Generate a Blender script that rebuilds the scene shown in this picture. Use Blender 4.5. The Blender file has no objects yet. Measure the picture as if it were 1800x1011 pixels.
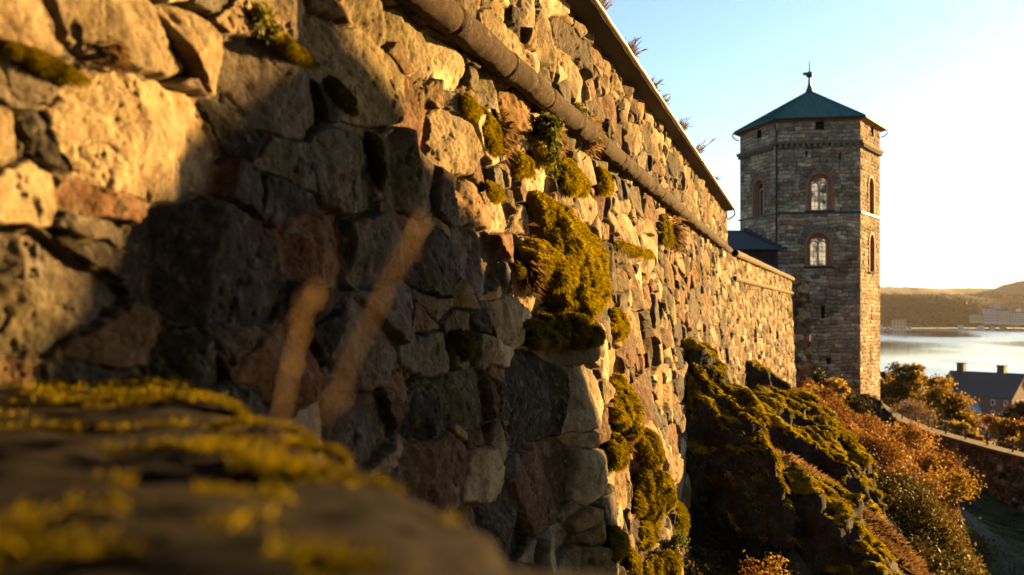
import bpy, math, random
import numpy as np
from math import radians as R, sin, cos, pi, sqrt
C = bpy.context.scene.collection
rng = np.random.default_rng(7)
random.seed(7)

# ------------------------------------------------------------ camera, sky, sun, exposure
F, CX, HY = 1750.0, 900.0, 548.0          # focal length, centre and horizon of the 1800 px photograph
cam = bpy.data.cameras.new('camera'); camo = bpy.data.objects.new('camera', cam); C.objects.link(camo)
cam.lens = 36.0*F/1800; cam.sensor_width = 36; cam.clip_start = 0.05; cam.clip_end = 30000
cam.shift_y = (HY-505.5)/1800
camo.location = (0, 0, 0); camo.rotation_euler = (R(90), 0, 0)
cam.dof.use_dof = True; cam.dof.focus_distance = 10.0; cam.dof.aperture_fstop = 2.0
bpy.context.scene.camera = camo
SUN_AZ, SUN_EL = R(54), R(9)              # azimuth clockwise from +Y
S = np.array([sin(SUN_AZ)*cos(SUN_EL), cos(SUN_AZ)*cos(SUN_EL), sin(SUN_EL)])
w = bpy.data.worlds.new('World'); bpy.context.scene.world = w; w.use_nodes = True
nt = w.node_tree; sky = nt.nodes.new('ShaderNodeTexSky'); sky.sky_type = 'NISHITA'; sky.sun_disc = False
sky.sun_elevation = SUN_EL; sky.sun_rotation = SUN_AZ; sky.altitude = 100
sky.air_density = 0.9; sky.dust_density = 0.5; sky.ozone_density = 2.2
bg = nt.nodes['Background']; bg.inputs[1].default_value = 0.05
nt.links.new(sky.outputs[0], bg.inputs[0])
sun = bpy.data.lights.new('sun', 'SUN'); suno = bpy.data.objects.new('sun', sun); C.objects.link(suno)
sun.energy = 5.0; sun.angle = R(0.45); sun.color = (1.0, 0.585, 0.18)
from mathutils import Vector, Matrix
suno.rotation_euler = Vector(S).to_track_quat('Z', 'Y').to_euler()
suno.location = (30, 25, 30)
vs = bpy.context.scene.view_settings
vs.view_transform = 'Standard'; vs.look = 'None'; vs.gamma = 1; vs.exposure = 2.65

# ------------------------------------------------------------ noise
def _h(ix, iy, iz, seed):
    n = (ix.astype(np.int64)*374761393 + iy.astype(np.int64)*668265263 + iz.astype(np.int64)*2147483647 + seed*974634777) & 0xffffffff
    n = ((n ^ (n >> 13))*1274126177) & 0xffffffff
    n = ((n ^ (n >> 16))*2246822519) & 0xffffffff
    return ((n ^ (n >> 15)) & 0xffffff)/float(0xffffff)
def vn3(x, y, z, seed=0):
    x0, y0, z0 = np.floor(x), np.floor(y), np.floor(z)
    fx, fy, fz = x-x0, y-y0, z-z0
    fx = fx*fx*(3-2*fx); fy = fy*fy*(3-2*fy); fz = fz*fz*(3-2*fz)
    r = 0
    for i in (0, 1):
        for j in (0, 1):
            for k in (0, 1):
                r = r + _h(x0+i, y0+j, z0+k, seed)*(fx if i else 1-fx)*(fy if j else 1-fy)*(fz if k else 1-fz)
    return r*2-1
def vn2(x, y, seed=0):
    x0, y0 = np.floor(x), np.floor(y)
    fx, fy = x-x0, y-y0
    fx = fx*fx*(3-2*fx); fy = fy*fy*(3-2*fy); z = np.zeros_like(x0)
    a, b, c, d = _h(x0, y0, z, seed), _h(x0+1, y0, z, seed), _h(x0, y0+1, z, seed), _h(x0+1, y0+1, z, seed)
    return ((a*(1-fx)+b*fx)*(1-fy)+(c*(1-fx)+d*fx)*fy)*2-1
def fbm2(x, y, o=4, seed=0, g=0.5):
    r = 0; a = 1; t = 0
    for i in range(o):
        r = r+a*vn2(x, y, seed+i); t += a; a *= g; x, y = x*1.7-y*1.1+3.1, x*1.1+y*1.7+1.7
    return r/t
def fbm3(p, s, o=4, seed=0, g=0.5):
    r = 0; a = 1; t = 0
    for i in range(o):
        r = r+a*vn3(p[:, 0]*s+7.3*i, p[:, 1]*s+1.9*i, p[:, 2]*s+4.1*i, seed+i); t += a; a *= g; s *= 2.03
    return r/t
def worley3(p, s, seed=0):
    q = p*s; c = np.floor(q); best = np.full(len(p), 9.)
    for i in (-1, 0, 1):
        for j in (-1, 0, 1):
            for k in (-1, 0, 1):
                g = c+np.array([i, j, k]); o = np.stack([_h(g[:, 0], g[:, 1], g[:, 2], seed+m) for m in (1, 2, 3)], 1)
                best = np.minimum(best, ((g+o-q)**2).sum(1))
    return np.sqrt(best)
def sstep(a, b, x):
    t = np.clip((x-a)/(b-a), 0, 1); return t*t*(3-2*t)

# ------------------------------------------------------------ object helpers
def tag(o, label=None, cat=None, group=None, kind=None):
    if label: o['label'] = label
    if cat: o['category'] = cat
    if group: o['group'] = group
    if kind: o['kind'] = kind
    return o
def empty(name, loc=(0, 0, 0)):
    o = bpy.data.objects.new(name, None); C.objects.link(o); o.location = loc; o.empty_display_size = 0.2; return o
def mk(name, v, f, mat, parent=None, smooth=False, attrs=None, mw=True):
    """v (N,3) world coordinates; f array (M,3/4) or list of lists; the object's origin goes to its base"""
    v = np.asarray(v, dtype=np.float64)
    org = np.array(parent.matrix_basis.translation) if parent is not None and parent.parent is None else None
    if parent is not None:
        base = np.zeros(3); q = parent
        while q is not None: base = base+np.array(q.location); q = q.parent
        loc = np.zeros(3)
    else:
        base = np.array([v[:, 0].mean(), v[:, 1].mean(), v[:, 2].min()]); loc = base
    me = bpy.data.meshes.new(name)
    vv = (v-base).astype(np.float32)
    if isinstance(f, np.ndarray):
        n, k = f.shape
        me.vertices.add(len(vv)); me.vertices.foreach_set('co', vv.ravel())
        me.loops.add(n*k); me.loops.foreach_set('vertex_index', f.ravel().astype(np.int32))
        me.polygons.add(n); me.polygons.foreach_set('loop_start', np.arange(0, n*k, k, dtype=np.int32))
        me.update(calc_edges=True)
    else:
        me.from_pydata(vv.tolist(), [], [list(q) for q in f]); me.update()
    if smooth: me.polygons.foreach_set('use_smooth', np.ones(len(me.polygons), dtype=bool))
    if attrs:
        for k_, a in attrs.items():
            a = np.asarray(a, dtype=np.float32)
            if a.ndim == 1:
                me.attributes.new(k_, 'FLOAT', 'POINT').data.foreach_set('value', a)
            else:
                if a.shape[1] == 3: a = np.hstack([a, np.ones((len(a), 1), np.float32)])
                me.attributes.new(k_, 'FLOAT_COLOR', 'POINT').data.foreach_set('color', a.ravel())
    me.materials.append(mat)
    o = bpy.data.objects.new(name, me); C.objects.link(o); o.location = loc
    if parent is not None: o.parent = parent
    return o
def grid_faces(nu, nv):
    i = np.arange(nu-1)[:, None]*nv+np.arange(nv-1)[None, :]
    i = i.ravel(); return np.stack([i, i+nv, i+nv+1, i+1], 1)
class MB:
    def __init__(s): s.v = []; s.f = []
    def add(s, v, f):
        n = len(s.v); s.v += [tuple(map(float, q)) for q in v]; s.f += [[n+i for i in q] for q in f]; return s
    def prism(s, pts, z0, z1):
        n = len(pts); s.add([(p[0], p[1], z0) for p in pts]+[(p[0], p[1], z1) for p in pts],
            [list(range(n))[::-1], list(range(n, 2*n))]+[[i, (i+1) % n, n+(i+1) % n, n+i] for i in range(n)]); return s
    def obox(s, c, ax, ay, az):
        c = np.array(c, float); ax, ay, az = (np.array(q, float) for q in (ax, ay, az))
        v = [c+i*ax+j*ay+k*az for i in (-1, 1) for j in (-1, 1) for k in (-1, 1)]
        s.add(v, [[0, 1, 3, 2], [4, 6, 7, 5], [0, 4, 5, 1], [2, 3, 7, 6], [0, 2, 6, 4], [1, 5, 7, 3]]); return s
    def tube(s, pts, rad, n=8, caps=True):
        pts = [np.array(p, float) for p in pts]; rad = rad if hasattr(rad, '__len__') else [rad]*len(pts); rings = []
        for i, p in enumerate(pts):
            d = pts[min(i+1, len(pts)-1)]-pts[max(i-1, 0)]; d = d/(np.linalg.norm(d)+1e-9)
            a = np.cross(d, (0, 0, 1)) if abs(d[2]) < .95 else np.cross(d, (1, 0, 0)); a /= np.linalg.norm(a); b = np.cross(d, a)
            rings.append([p+rad[i]*(cos(2*pi*k/n)*a+sin(2*pi*k/n)*b) for k in range(n)])
        v = [q for r in rings for q in r]
        f = [[i*n+k, i*n+(k+1) % n, (i+1)*n+(k+1) % n, (i+1)*n+k] for i in range(len(pts)-1) for k in range(n)]
        if caps: f += [list(range(n))[::-1], [(len(pts)-1)*n+k for k in range(n)]]
        s.add(v, f); return s
    def build(s, name, mat, parent=None, smooth=False): return mk(name, np.array(s.v), s.f, mat, parent, smooth)

# ------------------------------------------------------------ materials
def newmat(name):
    m = bpy.data.materials.new(name); m.use_nodes = True; n = m.node_tree
    return m, n, n.nodes['Principled BSDF']
def N(nt_, t, **kw):
    n = nt_.nodes.new(t)
    for k, v in kw.items(): setattr(n, k, v)
    return n
def noise(nt_, scale, detail=6, rough=.6, coord='Object', dist=0):
    tc = N(nt_, 'ShaderNodeTexCoord'); n = N(nt_, 'ShaderNodeTexNoise')
    n.inputs['Scale'].default_value = scale; n.inputs['Detail'].default_value = detail; n.inputs['Roughness'].default_value = rough
    n.inputs['Distortion'].default_value = dist
    nt_.links.new(tc.outputs[coord], n.inputs['Vector']); return n
def ramp(nt_, src, stops):
    r = N(nt_, 'ShaderNodeValToRGB'); e = r.color_ramp.elements
    while len(e) < len(stops): e.new(.5)
    for q, (p, c) in zip(e, stops): q.position = p; q.color = (c, c, c, 1) if not hasattr(c, '__len__') else (*c, 1)
    nt_.links.new(src, r.inputs[0]); return r.outputs[0]
def mix(nt_, fac, a, b, mode='MIX'):
    m = N(nt_, 'ShaderNodeMix', data_type='RGBA', blend_type=mode)
    for s_, q in ((0, fac), (6, a), (7, b)):
        if isinstance(q, bpy.types.NodeSocket): nt_.links.new(q, m.inputs[s_])
        elif hasattr(q, '__len__'): m.inputs[s_].default_value = (*q, 1)
        else: m.inputs[s_].default_value = q
    return m.outputs[2]
def bump(nt_, bs, h, dist, strength=1):
    b = N(nt_, 'ShaderNodeBump'); b.inputs['Distance'].default_value = dist; b.inputs['Strength'].default_value = strength
    nt_.links.new(h, b.inputs['Height']); nt_.links.new(b.outputs[0], bs.inputs['Normal']); return b
def attr(nt_, name): return N(nt_, 'ShaderNodeAttribute', attribute_name=name)
def vtint(name, stops, rough=.8, transl=0.0, attrname='tint'):
    """colour from a per-element 'tint' number through a ramp; optional translucency for leaves"""
    m, n, b = newmat(name); a = attr(n, attrname); c = ramp(n, a.outputs['Fac'], stops)
    n.links.new(c, b.inputs['Base Color']); b.inputs['Roughness'].default_value = rough; b.inputs['Specular IOR Level'].default_value = .08
    if transl:
        t = N(n, 'ShaderNodeBsdfTranslucent'); n.links.new(c, t.inputs[0]); ms = N(n, 'ShaderNodeMixShader'); ms.inputs[0].default_value = transl
        n.links.new(b.outputs[0], ms.inputs[1]); n.links.new(t.outputs[0], ms.inputs[2]); n.links.new(ms.outputs[0], n.nodes['Material Output'].inputs[0])
    return m
def stone(name, base=None, scale=1.0, stain=.6, bumpd=.01, light=(.5, .45, .36), lich=(.17, .16, .125)):
    """weathered stone: colour from attribute 'col' (one tone per stone) or a constant, blotches, pits, lichen"""
    m, n, b = newmat(name)
    c = attr(n, 'col').outputs['Color'] if base is None else None
    big = noise(n, 2.2*scale, 5, .65, dist=.6); mid = noise(n, 14*scale, 6, .7); fine = noise(n, 70*scale, 5, .75); lic = noise(n, 7*scale, 4, .55, dist=1.5)
    if c is None: c = mix(n, big.outputs['Fac'], base, tuple(x*.6 for x in base))
    c = mix(n, ramp(n, big.outputs['Fac'], [(.38, stain), (.56, 0)]), c, mix(n, 1, c, (.42, .36, .30), 'MULTIPLY'))
    c = mix(n, ramp(n, mid.outputs['Fac'], [(.35, .75), (.55, 0)]), c, mix(n, 1, c, (.45, .40, .36), 'MULTIPLY'))
    c = mix(n, ramp(n, mid.outputs['Fac'], [(.55, 0), (.75, .5)]), c, light)
    c = mix(n, ramp(n, lic.outputs['Fac'], [(.62, 0), (.68, .45)]), c, lich)
    c = mix(n, ramp(n, fine.outputs['Fac'], [(.3, .8), (.5, 0)]), c, mix(n, 1, c, (.3, .27, .24), 'MULTIPLY'))
    n.links.new(c, b.inputs['Base Color']); b.inputs['Roughness'].default_value = .95; b.inputs['Specular IOR Level'].default_value = .1
    h = mix(n, .35, mid.outputs['Fac'], fine.outputs['Fac'])
    bump(n, b, h, bumpd, 1); return m
def plain(name, col, rough=.7, metal=0, var=.35, scale=6, bd=.003):
    m, n, b = newmat(name); nz = noise(n, scale, 6, .7)
    c = mix(n, ramp(n, nz.outputs['Fac'], [(.35, 0), (.65, 1)]), tuple(x*(1-var) for x in col), tuple(min(1, x*(1+var*.5)) for x in col))
    n.links.new(c, b.inputs['Base Color']); b.inputs['Roughness'].default_value = rough; b.inputs['Metallic'].default_value = metal
    bump(n, b, nz.outputs['Fac'], bd, .8); return m
M = {}
M['masonry'] = stone('rubble_masonry', None, 1.0, .7, .018, (.25, .215, .165))
M['far_masonry'] = stone('far_rubble_masonry', None, .45, .5, .02, (.25, .2, .15))
M['moulding'] = stone('moulding_stone', (.062, .037, .019), 1.6, .8, .014, (.13, .088, .05))
M['cap'] = stone('coping_stone', (.19, .15, .10), 1.6, .5, .01, (.22, .18, .13))
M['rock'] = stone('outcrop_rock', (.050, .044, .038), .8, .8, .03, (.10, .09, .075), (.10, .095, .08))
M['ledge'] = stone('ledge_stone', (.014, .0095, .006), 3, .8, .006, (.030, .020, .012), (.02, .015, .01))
M['moss'] = vtint('moss', [(0, (.030, .022, .001)), (.28, (.13, .10, .001)), (.6, (.34, .255, .001)), (1, (.54, .40, .008))], .9, .25)
_mn = M['moss'].node_tree; _mb = _mn.nodes['Principled BSDF']; _mz = noise(_mn, 55, 4, .7); bump(_mn, _mb, _mz.outputs['Fac'], .03, 1)
_mr = _mb.inputs['Base Color'].links[0].from_socket; _mc = mix(_mn, ramp(_mn, noise(_mn, 38, 4, .7).outputs['Fac'], [(.36, .6), (.52, 0)]), _mr, (.03, .02, .002)); _mn.links.new(_mc, _mb.inputs['Base Color'])
_mb.inputs['Specular IOR Level'].default_value = .05
M['dry'] = vtint('dry_grass', [(0, (.045, .024, .011)), (.5, (.13, .075, .03)), (1, (.24, .165, .075))], .8, .35)
M['fern'] = vtint('wall_fern', [(0, (.025, .034, .005)), (.6, (.085, .095, .014)), (1, (.17, .15, .02))], .6, .4)
M['leaf_orange'] = vtint('orange_leaves', [(0, (.030, .013, .004)), (.4, (.105, .044, .009)), (.75, (.21, .098, .016)), (1, (.30, .17, .03))], .6, .45)
M['leaf_gold'] = vtint('gold_leaves', [(0, (.035, .022, .004)), (.5, (.17, .10, .012)), (1, (.34, .22, .03))], .6, .6)
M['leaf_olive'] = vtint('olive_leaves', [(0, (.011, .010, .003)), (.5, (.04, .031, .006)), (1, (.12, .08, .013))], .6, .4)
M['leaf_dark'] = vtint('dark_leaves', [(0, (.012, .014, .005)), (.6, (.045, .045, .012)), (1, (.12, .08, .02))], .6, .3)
M['bark'] = plain('bark', (.07, .05, .035), .9, 0, .5, 12, .01)
M['copper'] = plain('copper_roof', (.010, .075, .052), .75, .0, .35, 2.5, .004)
M['gutter'] = plain('gutter_metal', (.20, .14, .08), .4, .6, .3, 9)
M['darkmetal'] = plain('dark_metal', (.03, .04, .045), .5, .5)
M['brick'] = plain('brick_surround', (.22, .088, .036), .85, 0, .4, 7, .006)
M['soffit'] = plain('dark_timber', (.02, .014, .01), .85, 0, .5, 10, .006)
M['darkroof'] = plain('dark_roof', (.018, .018, .02), .7, 0, .4, 3, .01)
M['straw'] = plain('straw', (.5, .4, .24), .6)

# ------------------------------------------------------------ main wall geometry
WX0, WK = -2.13, 0.292                    # foot line X = WX0 + WK*Y on the vertical part
WN = np.array([1, -WK, 0])/sqrt(1+WK*WK)  # outward normal
ZP, BAT = 1.71, 0.10                      # string course height; batter below it
def dbase(Y, z):
    return BAT*np.maximum(ZP-.1-z, 0)
def bulge(Y, z):
    e_ = .12*fbm2(Y*0+3.3, z*1.4, 3, 77)
    a = .25*sstep(7.35+e_, 7.9+e_, Y)*(1-sstep(8.1, 10.6, Y))*sstep(.25, -.25, z)
    b = .18*sstep(10.6+e_, 11.2+e_, Y)*(1-sstep(11.4, 13.5, Y))*sstep(-1.0, -1.7, z)
    return a+b
def wpos(Y, z, d):
    Y = np.asarray(Y, float); z = np.asarray(z, float); d = np.asarray(d, float)+dbase(Y, z)
    return np.stack([WX0+WK*Y+WN[0]*d, Y+WN[1]*d, z+0*Y], -1)
def wpix(px, py, d=0.0):
    """(Y, z) of the wall point seen at a photograph pixel"""
    a = (px-CX)/F; b = (HY-py)/F; Y = 5.0; z = 0
    for _ in range(60):
        dd = d+float(dbase(Y, z))+float(bulge(Y, z)); off = WX0+WN[0]*dd-a*0
        # (WX0+WK*Yw+WN0*dd)/(Yw+WN1*dd)=a
        Yw = (-(WX0+WN[0]*dd)+a*WN[1]*dd)/(WK-a); z2 = b*(Yw+WN[1]*dd)
        Y = .5*Y+.5*Yw; z = .5*z+.5*z2
    return Y, z

# hand-read big stones: centre x, y and width, height in photograph pixels; tone, darkened for some to deepen the cast shadow
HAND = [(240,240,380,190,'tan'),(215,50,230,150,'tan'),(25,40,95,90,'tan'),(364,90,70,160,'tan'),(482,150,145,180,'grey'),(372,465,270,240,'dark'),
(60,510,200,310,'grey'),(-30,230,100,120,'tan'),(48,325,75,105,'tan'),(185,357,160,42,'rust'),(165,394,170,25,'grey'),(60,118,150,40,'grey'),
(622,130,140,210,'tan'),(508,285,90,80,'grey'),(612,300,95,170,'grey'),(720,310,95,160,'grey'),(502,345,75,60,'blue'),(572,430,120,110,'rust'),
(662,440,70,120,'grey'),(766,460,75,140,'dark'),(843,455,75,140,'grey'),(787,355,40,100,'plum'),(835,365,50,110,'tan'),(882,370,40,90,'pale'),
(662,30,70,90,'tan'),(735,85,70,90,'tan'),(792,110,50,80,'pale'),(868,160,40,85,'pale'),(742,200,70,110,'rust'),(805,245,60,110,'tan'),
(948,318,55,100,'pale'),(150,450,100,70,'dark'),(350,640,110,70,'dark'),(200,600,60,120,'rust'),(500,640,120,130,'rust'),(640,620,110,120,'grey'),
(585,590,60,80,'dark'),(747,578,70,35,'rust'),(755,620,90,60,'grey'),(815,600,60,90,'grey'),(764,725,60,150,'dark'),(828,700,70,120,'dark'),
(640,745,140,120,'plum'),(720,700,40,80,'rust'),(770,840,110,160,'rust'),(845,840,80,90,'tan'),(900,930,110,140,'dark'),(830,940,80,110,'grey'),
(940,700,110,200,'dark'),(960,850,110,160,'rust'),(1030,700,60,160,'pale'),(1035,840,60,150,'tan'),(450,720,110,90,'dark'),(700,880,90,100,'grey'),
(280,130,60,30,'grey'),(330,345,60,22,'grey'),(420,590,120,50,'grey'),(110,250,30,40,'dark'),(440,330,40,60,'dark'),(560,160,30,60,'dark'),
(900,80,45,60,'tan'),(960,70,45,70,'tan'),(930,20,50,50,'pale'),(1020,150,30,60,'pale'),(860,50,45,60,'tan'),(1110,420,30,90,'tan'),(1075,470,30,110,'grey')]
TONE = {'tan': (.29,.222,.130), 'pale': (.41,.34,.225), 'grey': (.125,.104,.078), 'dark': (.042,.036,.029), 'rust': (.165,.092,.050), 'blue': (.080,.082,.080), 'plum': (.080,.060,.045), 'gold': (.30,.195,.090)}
AR = 2.0
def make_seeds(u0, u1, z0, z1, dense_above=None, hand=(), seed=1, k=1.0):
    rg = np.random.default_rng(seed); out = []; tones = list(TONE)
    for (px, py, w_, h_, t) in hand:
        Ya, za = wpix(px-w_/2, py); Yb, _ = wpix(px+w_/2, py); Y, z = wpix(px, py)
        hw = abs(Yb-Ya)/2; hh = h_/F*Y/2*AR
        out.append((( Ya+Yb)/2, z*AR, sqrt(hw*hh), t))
    arr = [list(o[:3]) for o in out]; ts = [o[3] for o in out]; A = np.array(arr) if arr else np.zeros((0, 3))
    for (r, tries) in ((.46*k, 2600), (.30*k, 6000), (.18*k, 9000), (.10*k, 9000)):
        for _ in range(tries):
            u = rg.uniform(u0, u1); z = rg.uniform(z0, z1); rr = r*rg.uniform(.85, 1.25)
            if dense_above is not None and z > dense_above: rr *= .72
            if len(A):
                dd = np.hypot(A[:, 0]-u, A[:, 1]-z*AR)
                if (dd < (A[:, 2]+rr)*(.93 if r > .15 else .86)).any(): continue
            A = np.vstack([A, (u, z*AR, rr)])
            ts.append(rg.choice(tones, p=[.28, .13, .17, .08, .15, .02, .03, .14]))
    n = len(A); col = np.array([TONE[t] for t in ts])*rg.uniform(.55, 1.22, (n, 1))*rg.uniform(.975, 1.025, (n, 3))
    return dict(u=A[:, 0], z=A[:, 1], r=A[:, 2], col=col, a=rg.normal(0, .20, (n, 4)), b=rg.normal(0, .08, (n, 4)), c=rg.uniform(0, .045, (n, 4)), prot=rg.normal(0, .022, n)*np.clip(A[:, 2]/.3, .35, 1.2), id=rg.random(n))
def masonry(u, z, sd, rough=1.0, joint=.008, depth=.058, blk=24000):
    """relief height and colour of rubble at wall coordinates u, z (flat arrays sorted along u)"""
    n = len(u); H = np.empty(n); Cc = np.empty((n, 3)); J = np.empty(n)
    hf = np.clip(5/np.maximum(u, 1), 0, 1)**1.5 if u.max() > 25 else .3; wu = u+.040*fbm2(u*3.3, z*3.3, 3, 5, .5)+.011*vn2(u*8, z*8, 15)+hf*.010*vn2(u*22, z*22, 9); wz = (z+.030*fbm2(u*3.3+9, z*3.3, 3, 6, .5)+.009*vn2(u*8+5, z*8, 16)+hf*.008*vn2(u*22+5, z*22, 8))*AR
    for i in range(0, n, blk):
        s = slice(i, min(n, i+blk)); U = wu[s]; Z = wz[s]
        m = (sd['u'] > U.min()-1.0) & (sd['u'] < U.max()+1.0) & (sd['z'] > Z.min()-1.2) & (sd['z'] < Z.max()+1.2)
        ix = np.nonzero(m)[0]; su, sz, sr = sd['u'][ix], sd['z'][ix], sd['r'][ix]
        D = (U[:, None]-su)**2+(Z[:, None]-sz)**2-sr**2
        a = D.argmin(1); Da = D[np.arange(len(U)), a]
        dm = np.hypot(su[:, None]-su, sz[:, None]-sz)+1e-6; np.fill_diagonal(dm, 1e-9)
        E = (D-Da[:, None])/(2*dm[a]); E[np.arange(len(U)), a] = 1e9; e = E.min(1)
        g = ix[a]; lu = U-su[a]; lz = Z-sz[a]
        pl = (sd['a'][g]*lu[:, None]+sd['b'][g]*lz[:, None]+sd['c'][g]).min(1)
        rr = np.clip(sr[a]*.10, .006, .024)*(.6+.8*sd['id'][g])
        t = np.clip((e-joint)/rr, 0, 1); t = 1-(1-t)**2
        H[s] = -depth+t*(depth+np.clip(sd['prot'][g], -.035, .05)+np.clip(pl, -.085, .055)); J[s] = sstep(joint*2.2, joint*.6, e); Cc[s] = sd['col'][g]
    H += rough*(.016*fbm2(u*5, z*5, 6, 21, .6)-.010*(1-np.abs(fbm2(u*4.3, z*6, 4, 36, .6))*3).clip(0, 1)**3+.010*fbm2(u*14, z*14, 5, 31, .7))
    H += .035*sstep(.0, .35, fbm2(u*.9, z*.9, 3, 91))*J
    H -= rough*.018*sstep(.3, .6, fbm2(u*11, z*9, 4, 41, .65))
    jc = np.array([.105, .085, .06]); H += J*.02*vn2(u*28, z*28, 51)
    Cc = Cc*(1-J[:, None]*.85)+jc*J[:, None]*.85
    Cc *= (1+.40*fbm2(u*2.1, z*2.6, 4, 61))[:, None]; ru = sstep(.12, .4, fbm2(u*.8+11, z*1.4, 4, 66))[:, None]*.5; Cc = Cc*(1-ru)+Cc*np.array([1.0, .72, .50])*ru
    mo = sstep(.18, .42, fbm2(u*1.3+4, z*1.9, 4, 71)+.35*J)*.65
    Cc = Cc*(1-mo[:, None]*.7)+np.array([.075, .058, .012])*mo[:, None]*.7
    return H, np.clip(Cc, .01, .75), J

wall = tag(empty('fortress_wall', (0, 8, -4)), 'tall rubble stone rampart wall receding from the left foreground towards the tower', 'wall')
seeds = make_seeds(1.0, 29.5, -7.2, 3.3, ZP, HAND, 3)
NU, NV = 2100, 880
def build_main():
    t = np.linspace(0, 1, NU); Y0, Y1 = 1.55, 28.2
    Yc = Y0*(Y1/Y0)**(t**.92)
    q = np.linspace(0, 1, NV); lo = np.clip(-.31*Yc-.35, -6.8, 0); hi = np.minimum(.36*Yc+.45, 2.92)
    r = np.where(q < .07, 0, np.where(q > .96, 1, (q-.07)/.89))
    zz = lo[:, None]+(hi-lo)[:, None]*r[None, :]
    below = (q < .07); above = (q > .96)
    zz = np.where(below[None, :], -7.2+(lo[:, None]+7.2)*(q/.07)[None, :], zz)
    zz = np.where(above[None, :], hi[:, None]+(2.921-hi[:, None])*((q-.96)/.04)[None, :], zz)
    YY = np.repeat(Yc[:, None], NV, 1); U = YY.ravel(); Z = zz.ravel()
    H, Cc, J = masonry(U, Z, seeds)
    Hg = H.reshape(NU, NV); k = sstep(5, 12, Yc)[:, None]
    for _ in range(1):
        q_ = Hg.copy(); q_[:, 1:-1] = .25*Hg[:, :-2]+.5*Hg[:, 1:-1]+.25*Hg[:, 2:]; q_[1:-1] = .25*q_[:-2]+.5*q_[1:-1]+.25*q_[2:]; Hg = Hg*(1-k)+q_*k
    H = Hg.ravel()+bulge(U, Z)
    H *= sstep(28.2, 27.9, U)*.9+.1
    v = wpos(U, Z, H)
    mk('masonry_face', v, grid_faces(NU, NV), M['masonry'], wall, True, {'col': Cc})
build_main()
# wall end and top body
mb = MB(); 
def wx(Y, d=0): return (WX0+WK*Y+WN[0]*d, Y+WN[1]*d)
mb.prism([wx(28.19, -.02), wx(28.19, -1.2), wx(1.0, -1.2), wx(1.0, -.16), wx(28.1, -.16)], -4, 2.9)
o = mb.build('wall_core', M['far_masonry'], wall)
o.data.attributes.new('col', 'FLOAT_COLOR', 'POINT').data.foreach_set('color', np.tile([.3, .24, .16, 1.], len(o.data.vertices)))

# string course: a round stone moulding in lengths
def moulding(name, P0, P1, z, rad, mat, parent, nseg=400, nr=20, seglen=1.1, amp=.012):
    P0, P1 = np.array(P0), np.array(P1); L = np.linalg.norm(P1-P0); e = (P1-P0)/L; nrm = np.array([e[1], -e[0]])
    tt = (np.exp(np.linspace(0, 1, nseg)*2.2)-1)/(np.exp(2.2)-1)*L; th = np.linspace(0, 2*pi, nr+1)
    T, A = np.meshgrid(tt, th, indexing='ij'); T = T.ravel(); A = A.ravel()
    jit = vn2(np.floor(T/seglen)+.5, T*0, 3)*.010; fr = np.abs((T/seglen) % 1-.5)*2
    r = rad*(1-.3*sstep(.965, .995, fr))+amp*fbm2(T*5, np.cos(A)*2+np.sin(A), 4, 11)+jit*.6
    r = r-.02*sstep(.3, .6, fbm2(T*3, np.cos(A)*1.5+5, 3, 17))
    x = P0[0]+e[0]*T+nrm[0]*(np.cos(A)*r); y = P0[1]+e[1]*T+nrm[1]*(np.cos(A)*r); zz = z+np.sin(A)*r+jit
    return mk(name, np.stack([x, y, zz], 1), grid_faces(nseg, nr+1), mat, parent, True)
moulding('string_course', wx(1.6, .07), wx(28.35, .07), ZP, .095, M['moulding'], wall, 900, 22)
# eave: soffit boards, gutter, roof edge
eave = empty('eave', (0, 0, 0)); eave.parent = wall; eave.location = (0, 0, 0)
def strip(name, prof, Y0, Y1, mat, parent, n=60, jitter=0, smooth=False):
    """prof: list of (d, z) swept along the wall"""
    Ys = np.linspace(Y0, Y1, n); k = len(prof); v = []
    for i, Y in enumerate(Ys):
        for (d, z) in prof: v.append((*wx(Y, d), z+jitter*sin(Y*3.1)*cos(Y*7.7)))
    f = [[i*k+j, (i+1)*k+j, (i+1)*k+(j+1) % k, i*k+(j+1) % k] for i in range(n-1) for j in range(k)]
    f += [list(range(k))[::-1], [(n-1)*k+j for j in range(k)]]
    return mk(name, np.array(v), f, mat, parent, smooth)
C.objects.unlink(eave); bpy.data.objects.remove(eave)
strip('roof_soffit', [(-.25, 2.765), (.20, 2.80), (.20, 2.85), (-.25, 2.99)], 1.6, 27.6, M['soffit'], wall)
def gprof(r=.030, n=9): 
    o_ = [(.235+r*cos(a), 2.825+r*sin(a)) for a in np.linspace(pi, 2*pi, n)]; i_ = [(.235+(r-.007)*cos(a), 2.825+(r-.007)*sin(a)) for a in np.linspace(2*pi, pi, n)]
    return o_+i_
strip('gutter', gprof(), 1.6, 27.55, M['gutter'], wall, 90, .006, True)
strip('roof_edge', [(-1.2, 3.35), (.19, 2.858), (.19, 2.90), (-1.2, 3.45)], 1.6, 27.58, M['darkroof'], wall)
c = wx(27.6, .23); mb = MB(); mb.tube([(*wx(27.5, .23), 2.80), (*wx(27.75, .24), 2.78), (*wx(27.85, .22), 2.70), (*wx(27.85, .10), 2.60), (*wx(27.85, .02), 2.58)], .022, 8)
mb.build('gutter_outlet', M['darkmetal'], wall, True)

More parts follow.
